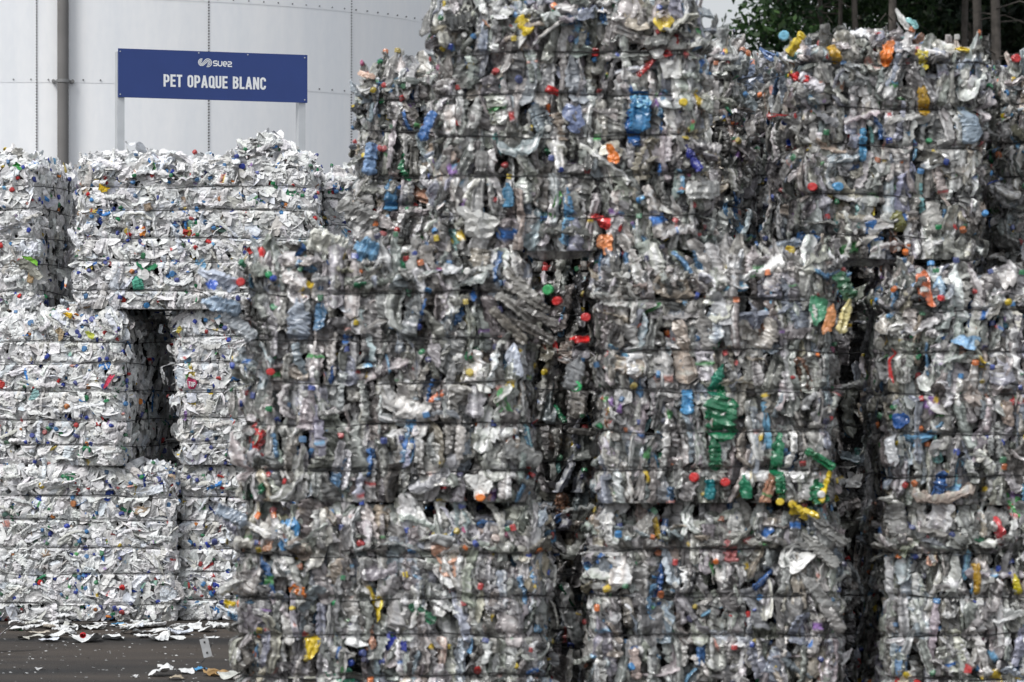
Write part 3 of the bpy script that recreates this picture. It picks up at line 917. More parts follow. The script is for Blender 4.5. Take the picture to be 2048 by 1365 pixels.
scrap(372, 1347, .08, .16, W_, .2, 'white plastic scrap left of the light blue one, below the tag')
scrap(402, 1342, .06, .11, (.07, .32, .62), .25, 'light blue plastic scrap on the asphalt at the foot of the tag wire')
scrap(432, 1352, .12, .16, (.38, .24, .1), .4, 'brown crumpled wrapper on the asphalt beside the clear bales', cr=.14)
scrap(462, 1358, .12, .2, (.55, .56, .52), .2, 'pale grey scrap beside the brown wrapper at the foot of the clear bales')
scrap(105, 1278, .12, .26, W_, .1, 'long white plastic scrap in the litter left of the red cap', up=.15)
scrap(98, 1284, .1, .17, (.7, .73, .8), .2, 'bluish white scrap in front of the long white one')
scrap(52, 1279, .08, .18, (.6, .58, .52), 2.9, 'greyish flat scrap at the left end of the litter strip')
scrap(228, 1280, .12, .18, W_, .5, 'folded white scrap right of the red cap')
scrap(217, 1274, .035, .04, (.03, .3, .1), .5, 'small green cap piece in the litter strip', cr=.03)
scrap(262, 1268, .13, .14, W_, 1.2, 'upright white scrap in the middle of the litter strip', up=.6)
scrap(318, 1282, .1, .24, W_, -.1, 'long flat white scrap at the right end of the front litter')
scrap(348, 1262, .1, .18, W_, .3, 'white scrap close to the foot of the seam between the bottom white bales')
scrap(415, 1264, .1, .2, W_, -.1, 'white scrap beside the grey tag, against the clear bales', up=.2)
scrap(362, 1256, .07, .14, (.5, .06, .06), .2, 'flattened red scrap at the foot of the white bales')
scrap(238, 1253, .07, .1, (.15, .4, .65), .2, 'flattened light blue scrap at the foot of the white bales')
scrap(255, 1256, .06, .08, (.6, .42, .18), .3, 'small orange scrap at the foot of the white bales', cr=.12)
scrap(36, 1262, .05, .06, (.05, .3, .12), .6, 'small green scrap at the left of the litter strip')
scrap(78, 1340, .04, .07, (.55, .55, .55), .3, 'tiny pale scrap alone on the open asphalt, left of centre')
scrap(325, 1337, .05, .09, (.6, .6, .6), .3, 'tiny pale scrap on the asphalt left of the tag foot')
scrap(270, 1355, .03, .1, (.65, .65, .65), 0, 'thin white sliver on the asphalt near the bottom edge')
for i in range(56):
    px, py = (rl.uniform(20, 470) if i < 34 else rl.normal(205, 85)), 1249 + rl.gamma(2., 6.)
    if px < 2 or px > 470: px = 200.
    if py > 1292: py = 1260
    col_ = W_ if rl.random() < .72 else [(.6, .6, .56), (.66, .7, .78), (.5, .45, .38), (.3, .3, .3)][rl.integers(4)]
    scrap(px, py, rl.uniform(.05, .14), rl.uniform(.07, .17), col_, rl.normal() * .4, 'flattened pale plastic scrap among others in the litter strip before the white bales',
          'scraps in the litter strip before the white bales', up=rl.normal() * .07, kindp='sheet' if rl.random() < .6 else 'tube')
# uncountable crumbs
Vs, Qs, Cs = [], [], []
for i in range(700):
    px, py = rl.uniform(-300, 520), 1248 + rl.uniform(0, 1) ** 1.4 * 150
    Y = FPX * CAM_H / (py - HORIZON)
    s = rl.uniform(.002, .008)
    a = rl.random() * 3
    q = np.array([(-s, -s * .7, 0), (s, -s, 0), (s * .8, s, s * .5), (-s, s * .6, s * .3)])
    q = np.stack([q[:, 0] * math.cos(a) - q[:, 1] * math.sin(a), q[:, 0] * math.sin(a) + q[:, 1] * math.cos(a), q[:, 2]], -1)
    Vs.append(q + (X(px, Y), Y, .004)); Qs.append([[4 * i, 4 * i + 1, 4 * i + 2, 4 * i + 3]])
    Cs.append(np.tile([*(np.array(W_) * rl.uniform(.3, 1)), 1], (4, 1)))
o = link('plastic_crumbs', mesh_from('plastic_crumbs', np.concatenate(Vs), np.concatenate(Qs), np.concatenate(Cs)), M_WHITE)
tag(o, 'tiny white plastic crumbs sprinkled over the dark asphalt', 'crumbs', kind='stuff')

# grey perforated tag on a bent wire
Yt = FPX * CAM_H / (1342 - HORIZON)
rt = bpy.data.objects.new('strap_tag', None); COL.objects.link(rt)
rt.location = (X(398, Yt), Yt, 0)
tag(rt, 'grey perforated tag held up by a thin bent wire on the asphalt', 'tag')
px2m = Yt / FPX
mb = MB()
mb.tube([(0, 0, 0), (2 * px2m, 0, 12 * px2m), (10 * px2m, 0, 22 * px2m), (20 * px2m, 0, 38 * px2m), (24 * px2m, .01, 52 * px2m), (34 * px2m, .02, 72 * px2m)], .0035, 6)
mb.build('wire', simple_mat('tag_wire', (.05, .05, .05), .5), rt)
mb = MB()
wv, hv = .045, .098
vs, fs = [], []
for k in (-1, 1):
    for (a, b) in ((-1, -1), (1, -1), (1, 1), (-1, 1)):
        vs.append((a * wv / 2, k * .002, b * hv / 2))
mb.add(vs, [(0, 1, 2, 3), (7, 6, 5, 4), (0, 4, 5, 1), (1, 5, 6, 2), (2, 6, 7, 3), (3, 7, 4, 0)])
tagp = mb.build('plate', simple_mat('tag_plate', (.42, .43, .44), .6, noise=.15), rt, (14 * px2m, -.006, 46 * px2m), (0, R(-14), 0))
mb = MB()
for (zz, hh) in ((.03, .01), (-.026, .01)):
    mb.box((0, -.003, zz), (.009, .003, hh))
mb.build('slot', simple_mat('tag_slot', (.04, .04, .04), .8), tagp)

# ------------------------------------------------------------------ sign
M_ALU = simple_mat('post_metal', (.62, .64, .66), .45, .5, noise=.06, nscale=8)
M_BLUE = simple_mat('sign_blue', (.022, .05, .2), .45, noise=.05, nscale=5)
M_LET = simple_mat('sign_white', (.82, .84, .86), .5)
YL, YRR = 26.0, 26.5
PL = np.array([X(237, YL), YL]); PR_ = np.array([X(615, YRR), YRR])
bw = float(np.linalg.norm(PR_ - PL))
ang = math.atan2(PR_[1] - PL[1], PR_[0] - PL[0])
zt, zbt = Z(97, YL), Z(194.6, YL)
bh = zt - zbt
sg = bpy.data.objects.new('sign_board', None); COL.objects.link(sg)
sg.location = (PL[0], PL[1], 0); sg.rotation_euler = (0, 0, ang)
tag(sg, 'blue sign reading PET OPAQUE BLANC on two grey posts in front of the silo', 'sign')
mb = MB(); mb.box((bw / 2, .008, zbt + bh / 2), (bw, .012, bh))
mb.build('board', M_BLUE, sg)
for xx in (.022, bw - .034):
    mb = MB(); mb.box((xx, .046, zt / 2 - .01), (.05, .06, zt - .02))
    mb.build('post', M_ALU, sg)
for (xx, zz) in ((.012, .02), (.012, bh - .02), (bw - .02, .02), (bw - .02, bh - .02), (bw * .42, bh - .012), (bw * .68, bh - .012)):
    mb = MB(); mb.tube([(xx, .003, zbt + zz), (xx, -.002, zbt + zz)], .0045, 8)
    mb.build('screw', M_ALU, sg)


def arc(cx, cy, rx, ry, a0, a1, n=14):
    return [(cx + rx * math.cos(R(a0 + (a1 - a0) * i / n)), cy + ry * math.sin(R(a0 + (a1 - a0) * i / n))) for i in range(n + 1)]


def strokes_mesh(strokes, sw, fx, fz, y0):
    """flat ribbons of width sw (in letter units) along the strokes, mitred; mapped to the board"""
    mb = MB()
    for si, st in enumerate(strokes):
        p = [np.array(q, float) for q in st]
        n = len(p)
        lft, rgt = [], []
        for i in range(n):
            a = p[i] - p[i - 1] if i > 0 else p[i + 1] - p[i]
            b = p[i + 1] - p[i] if i < n - 1 else a
            a = a / np.linalg.norm(a); b = b / np.linalg.norm(b)
            na, nb = np.array([-a[1], a[0]]), np.array([-b[1], b[0]])
            m = na + nb
            m = m / max(np.dot(m, na), .35) if np.linalg.norm(m) > 1e-6 else na
            lft.append(p[i] + m * sw / 2); rgt.append(p[i] - m * sw / 2)
        y = y0 - .0003 * (si + 1)
        vs = [(fx(q[0]), y, fz(q[1])) for q in lft] + [(fx(q[0]), y, fz(q[1])) for q in rgt]
        mb.add(vs, [(i, i + n, i + n + 1, i + 1) for i in range(n - 1)])
    return mb


s = .17                                          # stroke width for cap height 1
h_ = s / 2


def letter(ch):
    w = .47
    a, b = h_, w - h_
    if ch == 'P': return w, [[(a, 0), (a, 1)], [(a, 1 - h_), (b - .17, 1 - h_)] + arc(b - .17, 1 - h_ - .18, .17, .18, 90, 0) + arc(b - .17, .56, .17, .13, 0, -90) + [(a, .43)]]
    if ch == 'E': return .42, [[(a, 0), (a, 1)], [(a, 1 - h_), (.42, 1 - h_)], [(a, .51), (.39, .51)], [(a, h_), (.42, h_)]]
    if ch == 'T': return .44, [[(.22, 0), (.22, 1 - s)], [(0, 1 - h_), (.44, 1 - h_)]]
    if ch in 'OQ':
        r = (b - a) / 2
        ring = arc(a + r, 1 - h_ - r, r, r, 90, -0) + arc(a + r, h_ + r, r, r, 0, -180) + arc(a + r, 1 - h_ - r, r, r, 180, 90)
        st = [ring]
        if ch == 'Q': st.append([(.25, .24), (.5, .0)])
        return w, st
    if ch == 'A': return .53, [[(h_ - .01, 0), (.265, 1)], [(.53 - h_ + .01, 0), (.265, 1)], [(.14, .27), (.39, .27)]]
    if ch == 'U':
        r = (b - a) / 2
        return w, [[(a, 1)] + arc(a + r, h_ + r, r, r, 180, 360) + [(b, 1)]]
    if ch == 'B':
        return w, [[(a, 0), (a, 1)], [(a, 1 - h_), (b - .17, 1 - h_)] + arc(b - .18, .745, .165, .17, 90, -90) + [(a, .53)],
                   [(a, .53), (b - .17, .53)] + arc(b - .17, .305, .17, .22, 80, -90) + [(a, h_)]]
    if ch == 'L': return .4, [[(a, 0), (a, 1)], [(a, h_), (.4, h_)]]
    if ch == 'N': return .5, [[(a, 0), (a, 1)], [(.5 - h_, 0), (.5 - h_, 1)], [(a + .01, .97), (.5 - h_ - .01, .03)]]
    if ch == 'C':
        r = (b - a) / 2
        return w, [[(b, .68)] + arc(a + r, 1 - h_ - r, r, r, 0, 180) + arc(a + r, h_ + r, r, r, 180, 360) + [(b, .32)]]
    return .27, []


glyphs, cx = [], 0.
for ch in 'PET OPAQUE BLANC':
    w, st = letter(ch)
    if st: glyphs.append([[(q[0] + cx, q[1]) for q in t] for t in st])
    cx += w + .075
total = cx - .075
x0, x1 = .235 * bw, .777 * bw
cap = bh * .255
zb0 = zbt + bh * (1 - .755)
fx = lambda u: x0 + u / total * (x1 - x0)
fz = lambda v: zb0 + v * cap
for g in glyphs:
    strokes_mesh(g, s, fx, fz, .001).build('letter', M_LET, sg)
# emblem: three nested lines forming a lying S, and the small word
k = bw * (28 / 378.) / 380.                       # photo zoom units -> metres
ex, ez = bw * .417 - 0 * k, zbt + bh * (1 - .137)
em = []
for rl_, rr_ in ((88, 30), (58, 64), (28, 102)):
    em.append(arc(300, -250, rl_, rl_, 75, 315, 24) + arc(468, -258, rr_, rr_, 135, -110, 26))
strokes_mesh(em, 20, lambda u: ex + (u - 205) * k, lambda v: ez + (v + 135) * k, .001).build('emblem', M_LET, sg)
wd = []
wd.append([(715, -205), (655, -205)] + arc(645, -237, 25, 28, 100, 260, 8) + [(690, -268)] + arc(695, -296, 25, 28, 80, -90, 8) + [(615, -325)])
wd.append([(748, -200)] + arc(798, -285, 50, 45, 180, 360, 10) + [(848, -200)])
wd.append([(882, -275), (985, -275)] + arc(935, -272, 52, 58, 5, 300, 16))
wd.append([(1010, -215), (1085, -217)] + arc(1080, -245, 28, 28, 80, -70, 8) + [(1045, -280)] + arc(1045, -308, 26, 26, 110, 180, 5) + [(1020, -332), (1125, -334)])
for g in wd:
    strokes_mesh([g], 30, lambda u: ex + (u - 205) * k, lambda v: ez + (v + 135) * k, .001).build('letter', M_LET, sg)

# the torn crimson label with the letters TOP on the white bale right of the gap
bt = BALE_TOP
yf_ = bt.org[1] - bt.d / 2
lx_, lz_ = X(386, yf_) - bt.org[0], Z(769, yf_) - bt.org[2]
mb = MB()
nn_ = 18
ed = [(.031 * math.cos(t) * (1 + .12 * math.sin(3 * t)), .036 * math.sin(t) * (1 + .1 * math.cos(2 * t))) for t in np.linspace(0, 2 * math.pi, nn_, endpoint=False)]
mb.add([(0, -.004, 0)] + [(u, .004 * math.sin(5 * u / .03), v) for u, v in ed], [(0, 1 + i_, 1 + (i_ + 1) % nn_) for i_ in range(nn_)])
lab_ = mb.build('label', simple_mat('label_red', (.36, .025, .09), .5, noise=.3, nscale=40), bt.root, (lx_, -bt.d / 2 - .045, lz_), (R(6), R(6), 0))
lab_["label"] = "torn crimson label reading TOP"
cx = -.0225
for ch in 'TOP':
    w, st = letter(ch)
    strokes_mesh([[(q[0] + 0, q[1]) for q in t] for t in st], .15, lambda u: cx + u * .03, lambda v: -.016 + v * .032, -.007).build('letter', M_LET, lab_)
    cx += (w + .06) * .03

# second blue sign, almost wholly behind the clear bales on the right
sg2 = bpy.data.objects.new('sign_board', None); COL.objects.link(sg2)
Y2 = 21.0
sg2.location = (X(1960, Y2), Y2, 0)
tag(sg2, 'blue sign board showing only its top edge behind the clear bales on the right', 'sign')
mb = MB(); mb.box((.55, 0, Z(131, Y2) - .16), (1.1, .012, .32)); mb.build('board', M_BLUE, sg2)
for xx in (.05, 1.05):
    mb = MB(); mb.box((xx, .04, Z(131, Y2) / 2 - .01), (.05, .06, Z(131, Y2) - .02)); mb.build('post', M_ALU, sg2)

# ------------------------------------------------------------------ silo
def silo_mat():
    m, nt, out = new_mat('silo_metal')
    L = nt.links.new
    tc = N(nt, 'ShaderNodeNewGeometry')
    mp = N(nt, 'ShaderNodeMapping'); mp.inputs['Scale'].default_value = (2.2, 2.2, .16)
    L(tc.outputs['Position'], mp.inputs['Vector'])
    n1 = N(nt, 'ShaderNodeTexNoise'); n1.inputs['Scale'].default_value = 1.6; n1.inputs['Detail'].default_value = 5
    L(mp.outputs['Vector'], n1.inputs['Vector'])
    mp2 = N(nt, 'ShaderNodeMapping'); mp2.inputs['Scale'].default_value = (6, 6, 2.)
    L(tc.outputs['Position'], mp2.inputs['Vector'])
    n2 = N(nt, 'ShaderNodeTexNoise'); n2.inputs['Scale'].default_value = 4; n2.inputs['Detail'].default_value = 6
    L(mp2.outputs['Vector'], n2.inputs['Vector'])
    ad = N(nt, 'ShaderNodeMath', operation='ADD'); L(n1.outputs['Fac'], ad.inputs[0])
    hf = N(nt, 'ShaderNodeMath', operation='MULTIPLY'); hf.inputs[1].default_value = .35; L(n2.outputs['Fac'], hf.inputs[0])
    L(hf.outputs[0], ad.inputs[1])
    rp = N(nt, 'ShaderNodeValToRGB')
    rp.color_ramp.elements[0].position = .5; rp.color_ramp.elements[0].color = (.86, .885, .92, 1)
    rp.color_ramp.elements[1].position = .85; rp.color_ramp.elements[1].color = (.965, .975, .99, 1)
    L(ad.outputs[0], rp.inputs['Fac'])
    oi = N(nt, 'ShaderNodeObjectInfo')
    mr = N(nt, 'ShaderNodeMapRange'); mr.inputs['To Min'].default_value = .96; mr.inputs['To Max'].default_value = 1.03
    L(oi.outputs['Random'], mr.inputs['Value'])
    sc = N(nt, 'ShaderNodeVectorMath', operation='SCALE'); L(rp.outputs['Color'], sc.inputs[0]); L(mr.outputs['Result'], sc.inputs['Scale'])
    pr = N(nt, 'ShaderNodeBsdfPrincipled')
    L(sc.outputs['Vector'], pr.inputs['Base Color'])
    pr.inputs['Metallic'].default_value = .15
    rr = N(nt, 'ShaderNodeMapRange'); rr.inputs['From Min'].default_value = .5; rr.inputs['From Max'].default_value = .9
    rr.inputs['To Min'].default_value = .34; rr.inputs['To Max'].default_value = .52
    L(ad.outputs[0], rr.inputs['Value']); L(rr.outputs['Result'], pr.inputs['Roughness'])
    b = N(nt, 'ShaderNodeBump'); b.inputs['Strength'].default_value = .12; b.inputs['Distance'].default_value = .02
    L(n1.outputs['Fac'], b.inputs['Height']); L(b.outputs['Normal'], pr.inputs['Normal'])
    L(pr.outputs['BSDF'], out.inputs['Surface'])
    return m


M_SILO = silo_mat()
M_BOLT = simple_mat('bolt_metal', (.1, .1, .105), .5, .3)
M_PIPE = simple_mat('pipe_paint', (.17, .165, .162), .85, noise=.08, nscale=4)
DC = 38.5
RS = .104 * DC
SC = np.array([math.sin(-.1165) * DC, math.cos(-.1165) * DC])
silo = bpy.data.objects.new('silo', None); COL.objects.link(silo)
silo.location = (SC[0], SC[1], 0)
tag(silo, 'large round silver metal silo of bolted panels rising behind the white bales', 'silo')
A0 = math.atan2(-SC[1], -SC[0])                   # direction from the silo to the camera


def sp(th, z, r=RS):
    """th degrees to the right as seen from the camera"""
    a = A0 + R(th)
    return (r * math.cos(a), r * math.sin(a), z)


SEAM0, DSE = -3.3, 22.3
ZS = [4.26 - .76 * k for k in range(5, -1, -1)] + [4.26 + .76 * k for k in range(1, 6)]
ZS = [0.] + [z for z in ZS if z > .5]
seams = [SEAM0 + DSE * k for k in range(-8, 8)]
seams_all = seams + [seams[0] + 360]
for i in range(len(seams_all) - 1):
    a, b = seams_all[i], seams_all[i + 1]
    for j in range(len(ZS) - 1):
        mb = MB()
        n = 14
        lap = .004 if (i + j) % 2 else 0.
        r1 = RS + lap
        vs = []
        for z in (ZS[j] - (.015 if j else 0), ZS[j + 1] + .015):
            for t in range(n + 1):
                # upper sheets lap over lower ones
                vs.append(sp(a + (b - a) * t / n, z, RS + .0025 * j + (.005 if i % 2 else 0)))
        fs = [(t, t + 1, n + 2 + t, n + 1 + t) for t in range(n)]
        # thin visible edge, with vertices of its own so that the sheet stays smooth
        m0 = len(vs)
        vs += [sp(a + (b - a) * t / n, ZS[j] - (.015 if j else 0), RS + .0025 * j + (.005 if i % 2 else 0)) for t in range(n + 1)]
        vs += [sp(a + (b - a) * t / n, ZS[j] - (.015 if j else 0), RS - .01) for t in range(n + 1)]
        fs += [(m0 + t + 1, m0 + t, m0 + n + 1 + t, m0 + n + 2 + t) for t in range(n)]
        mb.add(vs, fs)
        mb.build('panel', M_SILO, silo, smooth=False)
for c in [c for c in silo.children if c.name.startswith('panel')]:
    c.data.polygons.foreach_set("use_smooth", [True] * len(c.data.polygons))
# roof
mb = MB()
n = 64
zt_ = ZS[-1]
vs = [sp(360 * t / n, zt_, RS + .15) for t in range(n)] + [sp(360 * t / n, zt_ + .06, RS + .15) for t in range(n)] + [sp(360 * t / n, zt_ + 1.5, .4) for t in range(n)]
fs = [(t, (t + 1) % n, n + (t + 1) % n, n + t) for t in range(n)] + [(n + t, n + (t + 1) % n, 2 * n + (t + 1) % n, 2 * n + t) for t in range(n)] + [tuple(range(2 * n, 3 * n))]
mb.add(vs, fs)
mb.build('roof', M_SILO, silo)
# bolts
bolts = []
for k in range(-1, 4):
    th = SEAM0 + DSE * k
    z = 2.75
    while z < 5.6:
        bolts.append((th - .12 * 0, z)); z += .0262
for zz in (3.5, 4.26, 5.02):
    th = -26.
    while th < 80:
        if min(abs(th - (SEAM0 + DSE * q)) for q in range(-2, 5)) > .6:
            bolts.append((th, zz + .012))
        th += 2.2


def bolt_geo(th, z, r=.0078):
    a = A0 + R(th)
    c = np.array(sp(th, z, RS + .016)); nrm = np.array([math.cos(a), math.sin(a), 0]); t = np.array([-math.sin(a), math.cos(a), 0]); u = np.array([0, 0, 1.])
    vs = [c + r * (math.cos(q) * t + math.sin(q) * u) - nrm * .02 for q in np.linspace(0, 2 * np.pi, 6, endpoint=False)]
    vs += [c + r * .85 * (math.cos(q) * t + math.sin(q) * u) + nrm * .008 for q in np.linspace(0, 2 * np.pi, 6, endpoint=False)]
    return vs, [(i, (i + 1) % 6, 6 + (i + 1) % 6, 6 + i) for i in range(6)] + [(6, 7, 8, 9, 10, 11)]


rest = MB()
nind = 0
order = sorted(range(len(bolts)), key=lambda i: (bolts[i][1] not in (3.5 + .012, 4.26 + .012, 5.02 + .012), i))
for i in order:
    th, z = bolts[i]
    p = sp(th, z)
    u, v = to_px((p[0] + SC[0], p[1] + SC[1], z))
    vs, fs = bolt_geo(th, z)
    vis = 0 < u < 930 and 0 < v < 300 and not (237 < u < 615 and 100 < v < 205)
    if vis and nind < 100:
        nind += 1
        c = np.mean(vs, 0)
        mb = MB(); mb.add([q - c for q in vs], fs)
        mb.build('bolt', M_BOLT, silo, c)
    else:
        rest.add(vs, fs)
o = rest.build('bolt_rows', M_BOLT, silo); o["kind"] = "stuff"
# downpipe with its bracket
thp = .05
rp_ = .051
px_, py_, _ = sp(thp, 0, RS + .09)
mb = MB(); mb.tube([(px_, py_, .0), (px_, py_, 3.), (px_, py_, 5.), (px_, py_, ZS[-1])], rp_, 20)
pipe = mb.build('downpipe', M_PIPE, silo, smooth=True)
for zz in (4.255, 2.74, 5.78):
    mb = MB()
    mb.tube([(px_, py_, zz - .014), (px_, py_, zz + .014)], rp_ + .006, 20)
    a = A0 + R(thp); t = np.array([-math.sin(a), math.cos(a), 0]); nr = np.array([math.cos(a), math.sin(a), 0])
    base = np.array(sp(thp, zz, RS + .03))
    for sg_ in (-1, 1):
        c = base + t * sg_ * .085
        mb.tube([c - nr * .02, c + nr * .05], .016, 8)
        mb.tube([c + nr * .03, np.array((px_, py_, zz)) + t * sg_ * .045], .008, 6)
    mb.build('bracket', simple_mat('bracket_metal', (.25, .25, .25), .45, .5), pipe)

# ------------------------------------------------------------------ forest
rf = np.random.default_rng(5)


def leaves(centers, radii, per, size, cols, flat=.5):
    """leaf quads scattered in clumps -> V, Q, C"""
    nC = len(centers)
    n = nC * per
    idx = np.repeat(np.arange(nC), per)
    off = rf.normal(size=(n, 3)) * .5
    off[:, 2] *= flat
    P = np.array(centers)[idx] + off * np.array(radii)[idx][:, None]
    a = rf.normal(size=(n, 3)); a /= np.linalg.norm(a, axis=1)[:, None]
    b = np.cross(a, rf.normal(size=(n, 3))); b /= np.linalg.norm(b, axis=1)[:, None]
    s_ = size * rf.uniform(.5, 1.4, size=(n, 1))
    V = np.stack([P - a * s_, P - b * s_ * .45, P + a * s_, P + b * s_ * .45], 1).reshape(-1, 3)
    Q = np.arange(4 * n).reshape(-1, 4)
    cc = np.array(cols)[rf.integers(len(cols), size=nC)][idx] * rf.uniform(.6, 1.4, size=(n, 1))
    # leaves low in a clump and inside are darker greens by kind, not by shading
    C = np.ones((4 * n, 4)); C[:, :3] = np.repeat(cc, 4, 0)
    return V, Q, C


def tree(px, Y, h, rad, z0, label, grp, style, trunk_r=.1, lean=0.):
    root = bpy.data.objects.new('forest_tree' if style != 'leafy' else 'leafy_tree', None); COL.objects.link(root)
    root.location = (X(px, Y), Y, 0)
    tag(root, label, 'tree', grp)
    mb = MB()
    zz = np.linspace(0, h, 9)
    mb.tube([(lean * z / h + .03 * math.sin(z + px), .03 * math.cos(z * .7 + px), z) for z in zz], [trunk_r * (1.15 - .85 * z / h) for z in zz], 9)
    # limbs
    cents, rads = [], []
    nb = 46 if style != 'leafy' else 40
    for i in range(nb):
        z = z0 + (h - z0) * (i + rf.random()) / nb
        a = rf.uniform(0, 2 * math.pi)
        if style == 'conifer':
            ln = rad * (1.05 - .75 * (z - z0) / (h - z0)) * rf.uniform(.6, 1.1)
            dz = -.25 * ln
        else:
            ln = rad * math.sqrt(max(.08, 1 - ((z - (z0 + h) / 2) / ((h - z0) / 2 + .3)) ** 2)) * rf.uniform(.55, 1.1)
            dz = .2 * ln
        p0 = np.array((lean * z / h, 0, z)); p1 = p0 + (ln * math.cos(a), ln * math.sin(a), dz)
        mb.tube([p0, (p0 + p1) / 2 + (0, 0, .04 * ln), p1], [.022, .014, .005], 5)
        for t in (.35, .55, .75, .95):
            cents.append(p0 + (p1 - p0) * t + rf.normal(size=3) * .12)
            rads.append(.42 if style == 'leafy' else .34)
    # bare dead branches below the crown
    if style != 'leafy':
        for i in range(26):
            z = rf.uniform(2.5, max(z0 + .6, 3.2))
            a = rf.uniform(0, 2 * math.pi); ln = rf.uniform(.5, 1.5)
            p0 = np.array((lean * z / h, 0, z))
            mb.tube([p0, p0 + (ln * .5 * math.cos(a), ln * .5 * math.sin(a), .06), p0 + (ln * math.cos(a), ln * math.sin(a), -.12)], [.013, .009, .003], 4)
    mb.build('trunk', M_BARK, root, smooth=True)
    if style == 'leafy':
        V, Q, C = leaves(cents, rads, 55, .07, [(.032, .07, .024), (.024, .055, .02), (.042, .082, .025), (.014, .036, .015)], .7)
    else:
        V, Q, C = leaves(cents, rads, 46, .085, [(.011, .025, .013), (.016, .032, .014), (.022, .038, .014), (.009, .019, .011)], .6)
    link('crown', mesh_from('crown', V, Q, C), M_LEAF, root)


GT = 'trees of the dark forest behind the bales'
YF = 56.
tree(1562, YF, 8.8, .75, 2.2, 'bright green leafy tree at the left edge of the forest beside the sky', None, 'leafy', .09)
tree(1640, YF + 2.5, 9.6, 1.0, 2.4, 'darker green leafy tree, second from the left edge of the forest', None, 'leafy', .1)
tree(1725, YF + 4.5, 9., 1.1, 3.0, 'leafy tree behind the thin trunks left of the domed bale top', None, 'leafy', .1)
for px, dy, w, st0, lab in ((1637, 1., .07, 7.2, 'slim bare trunk tree rising left of the domed bale top'), (1682, 1.8, .06, 7.0, 'thinnest bare trunk tree between the leafy trees'),
                            (1717, .6, .08, 7.4, 'straight grey trunk tree above the left part of the domed bale'), (1796, .2, .1, 7.0, 'pale grey trunk tree above the middle of the domed bale'),
                            (1928, 1.5, .09, 7.2, 'brown trunk tree above the right shoulder of the domed bale'), (1956, .0, .12, 6.8, 'thick dark trunk tree right of the domed bale'),
                            (1994, -.4, .12, 6.9, 'thick pale trunk tree nearest the right edge of the picture'), (2052, 2.0, .09, 7., 'trunk tree at the very right edge of the picture')):
    tree(px, YF + dy, rf.uniform(12, 14), 1.5, st0 + 1.4 + .6 * rf.random(), lab, GT, 'conifer', w * .8, rf.normal() * .1)
for i in range(12):
    px = 1830 + i * 62 + rf.uniform(-18, 18)
    tree(px, YF + 5 + rf.uniform(0, 5), rf.uniform(11, 14), 1.6, rf.uniform(1.5, 4.), 'dark needle tree standing in the shade deeper in the forest behind the trunks', 'needle trees deeper in the forest', 'conifer', .1)
# far woods: one mass nobody could count
ctr = [np.array((rf.uniform(7.2, 28), YF + 14 + rf.uniform(0, 9), rf.uniform(.3, 13))) for _ in range(2300)]
V, Q, C = leaves(ctr, [1.3] * len(ctr), 34, .17, [(.012, .028, .013), (.02, .038, .015), (.03, .05, .018), (.02, .024, .014)], .6)
o = link('far_woods', mesh_from('far_woods', V, Q, C), M_LEAF)
tag(o, 'dark mass of woodland closing the view behind the nearer trees', 'woods', kind='stuff')

# ------------------------------------------------------------------ light
EL, AZ = R(50), R(220)          # azimuth clockwise from +Y: behind the camera, to its left
world = bpy.data.worlds.new("World")
scene.world = world
world.use_nodes = True
nt = world.node_tree
nt.nodes.clear()
sky = N(nt, 'ShaderNodeTexSky', sky_type='NISHITA')
sky.sun_disc = False
sky.sun_elevation = EL
sky.sun_rotation = AZ
sky.air_density = 1.2; sky.dust_density = 3.5; sky.ozone_density = 1.
hs = N(nt, 'ShaderNodeHueSaturation'); hs.inputs['Saturation'].default_value = .3; hs.inputs['Value'].default_value = 1.
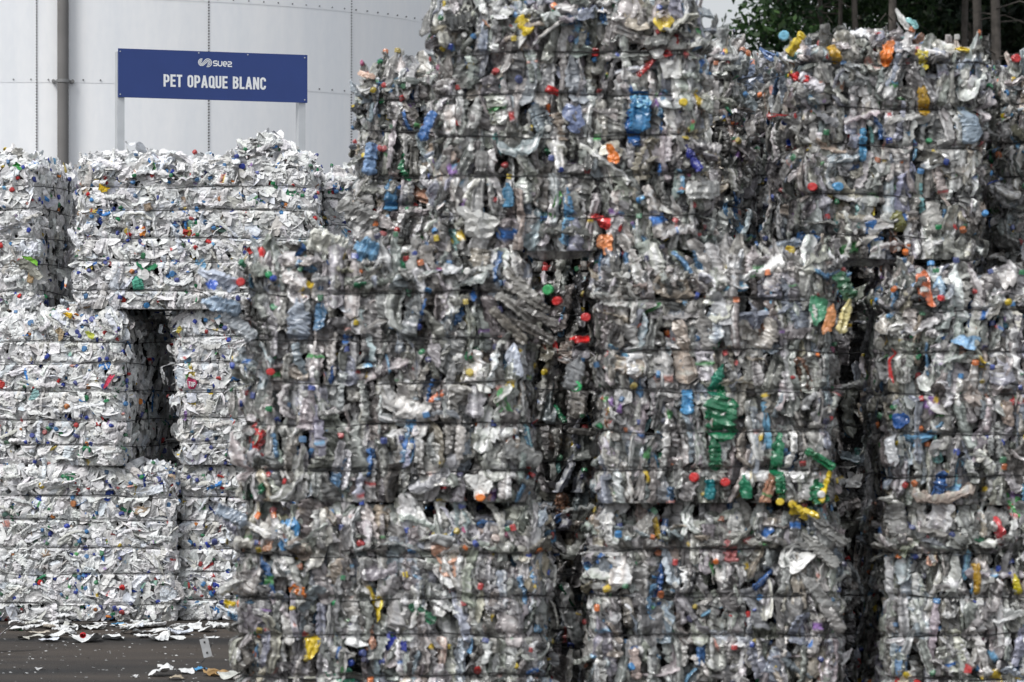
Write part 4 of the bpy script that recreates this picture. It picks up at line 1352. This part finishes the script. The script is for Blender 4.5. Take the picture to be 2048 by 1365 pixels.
# broken cloud cover: soft brighter and darker areas
tc = N(nt, 'ShaderNodeTexCoord')
mp = N(nt, 'ShaderNodeMapping'); mp.inputs['Scale'].default_value = (1, 1, 2.2)
nz = N(nt, 'ShaderNodeTexNoise'); nz.inputs['Scale'].default_value = 2.2; nz.inputs['Detail'].default_value = 5
mr = N(nt, 'ShaderNodeMapRange'); mr.inputs['From Min'].default_value = .3; mr.inputs['From Max'].default_value = .7
mr.inputs['To Min'].default_value = .8; mr.inputs['To Max'].default_value = 1.2
scv = N(nt, 'ShaderNodeVectorMath', operation='SCALE')
bg = N(nt, 'ShaderNodeBackground'); bg.inputs['Strength'].default_value = .15
wo = N(nt, 'ShaderNodeOutputWorld')
L = nt.links.new
L(sky.outputs['Color'], hs.inputs['Color'])
L(tc.outputs['Generated'], mp.inputs['Vector']); L(mp.outputs['Vector'], nz.inputs['Vector']); L(nz.outputs['Fac'], mr.inputs['Value'])
cl = N(nt, 'ShaderNodeMix', data_type='RGBA')       # thin white cloud over the whole sky
cl.inputs['Factor'].default_value = .55
cl.inputs[7].default_value = (6.0, 6.25, 6.6, 1)
L(hs.outputs['Color'], cl.inputs[6])
L(cl.outputs[2], scv.inputs[0]); L(mr.outputs['Result'], scv.inputs['Scale'])
L(scv.outputs['Vector'], bg.inputs['Color']); L(bg.outputs['Background'], wo.inputs['Surface'])

sun = bpy.data.lights.new('sun', 'SUN')
sun.energy = 2.5
sun.angle = R(20)
sun.color = (1, .985, .96)
so = bpy.data.objects.new('sun', sun); COL.objects.link(so)
from mathutils import Vector
dirv = Vector((math.sin(AZ) * math.cos(EL), math.cos(AZ) * math.cos(EL), math.sin(EL)))
so.rotation_euler = dirv.to_track_quat('Z', 'Y').to_euler()
so.location = (0, 0, 30)

# ------------------------------------------------------------------ camera
cam = bpy.data.cameras.new('camera')
cam.lens = F_MM
cam.sensor_width = SENSOR
cam.shift_y = (HORIZON - 682.5) / 2048.0
cam.clip_start = .1
cam.clip_end = 2000
cam.dof.use_dof = True
cam.dof.focus_distance = 24.6
cam.dof.aperture_fstop = 6.4
co = bpy.data.objects.new('camera', cam); COL.objects.link(co)
co.location = (0, 0, CAM_H)
co.rotation_euler = (R(90), 0, 0)
scene.camera = co

scene.render.engine = 'CYCLES'
scene.view_settings.view_transform = 'Standard'
scene.view_settings.look = 'None'
scene.view_settings.exposure = 0
scene.view_settings.gamma = 1
cy = scene.cycles
cy.max_bounces = 4
cy.diffuse_bounces = 2
cy.glossy_bounces = 2
cy.transparent_max_bounces = 8
cy.transmission_bounces = 2
cy.caustics_reflective = False
cy.caustics_refractive = False
cy.use_denoising = True
cy.denoiser = 'OPENIMAGEDENOISE'
cy.denoising_input_passes = 'RGB_ALBEDO_NORMAL'
cy.use_adaptive_sampling = True
cy.adaptive_threshold = .015
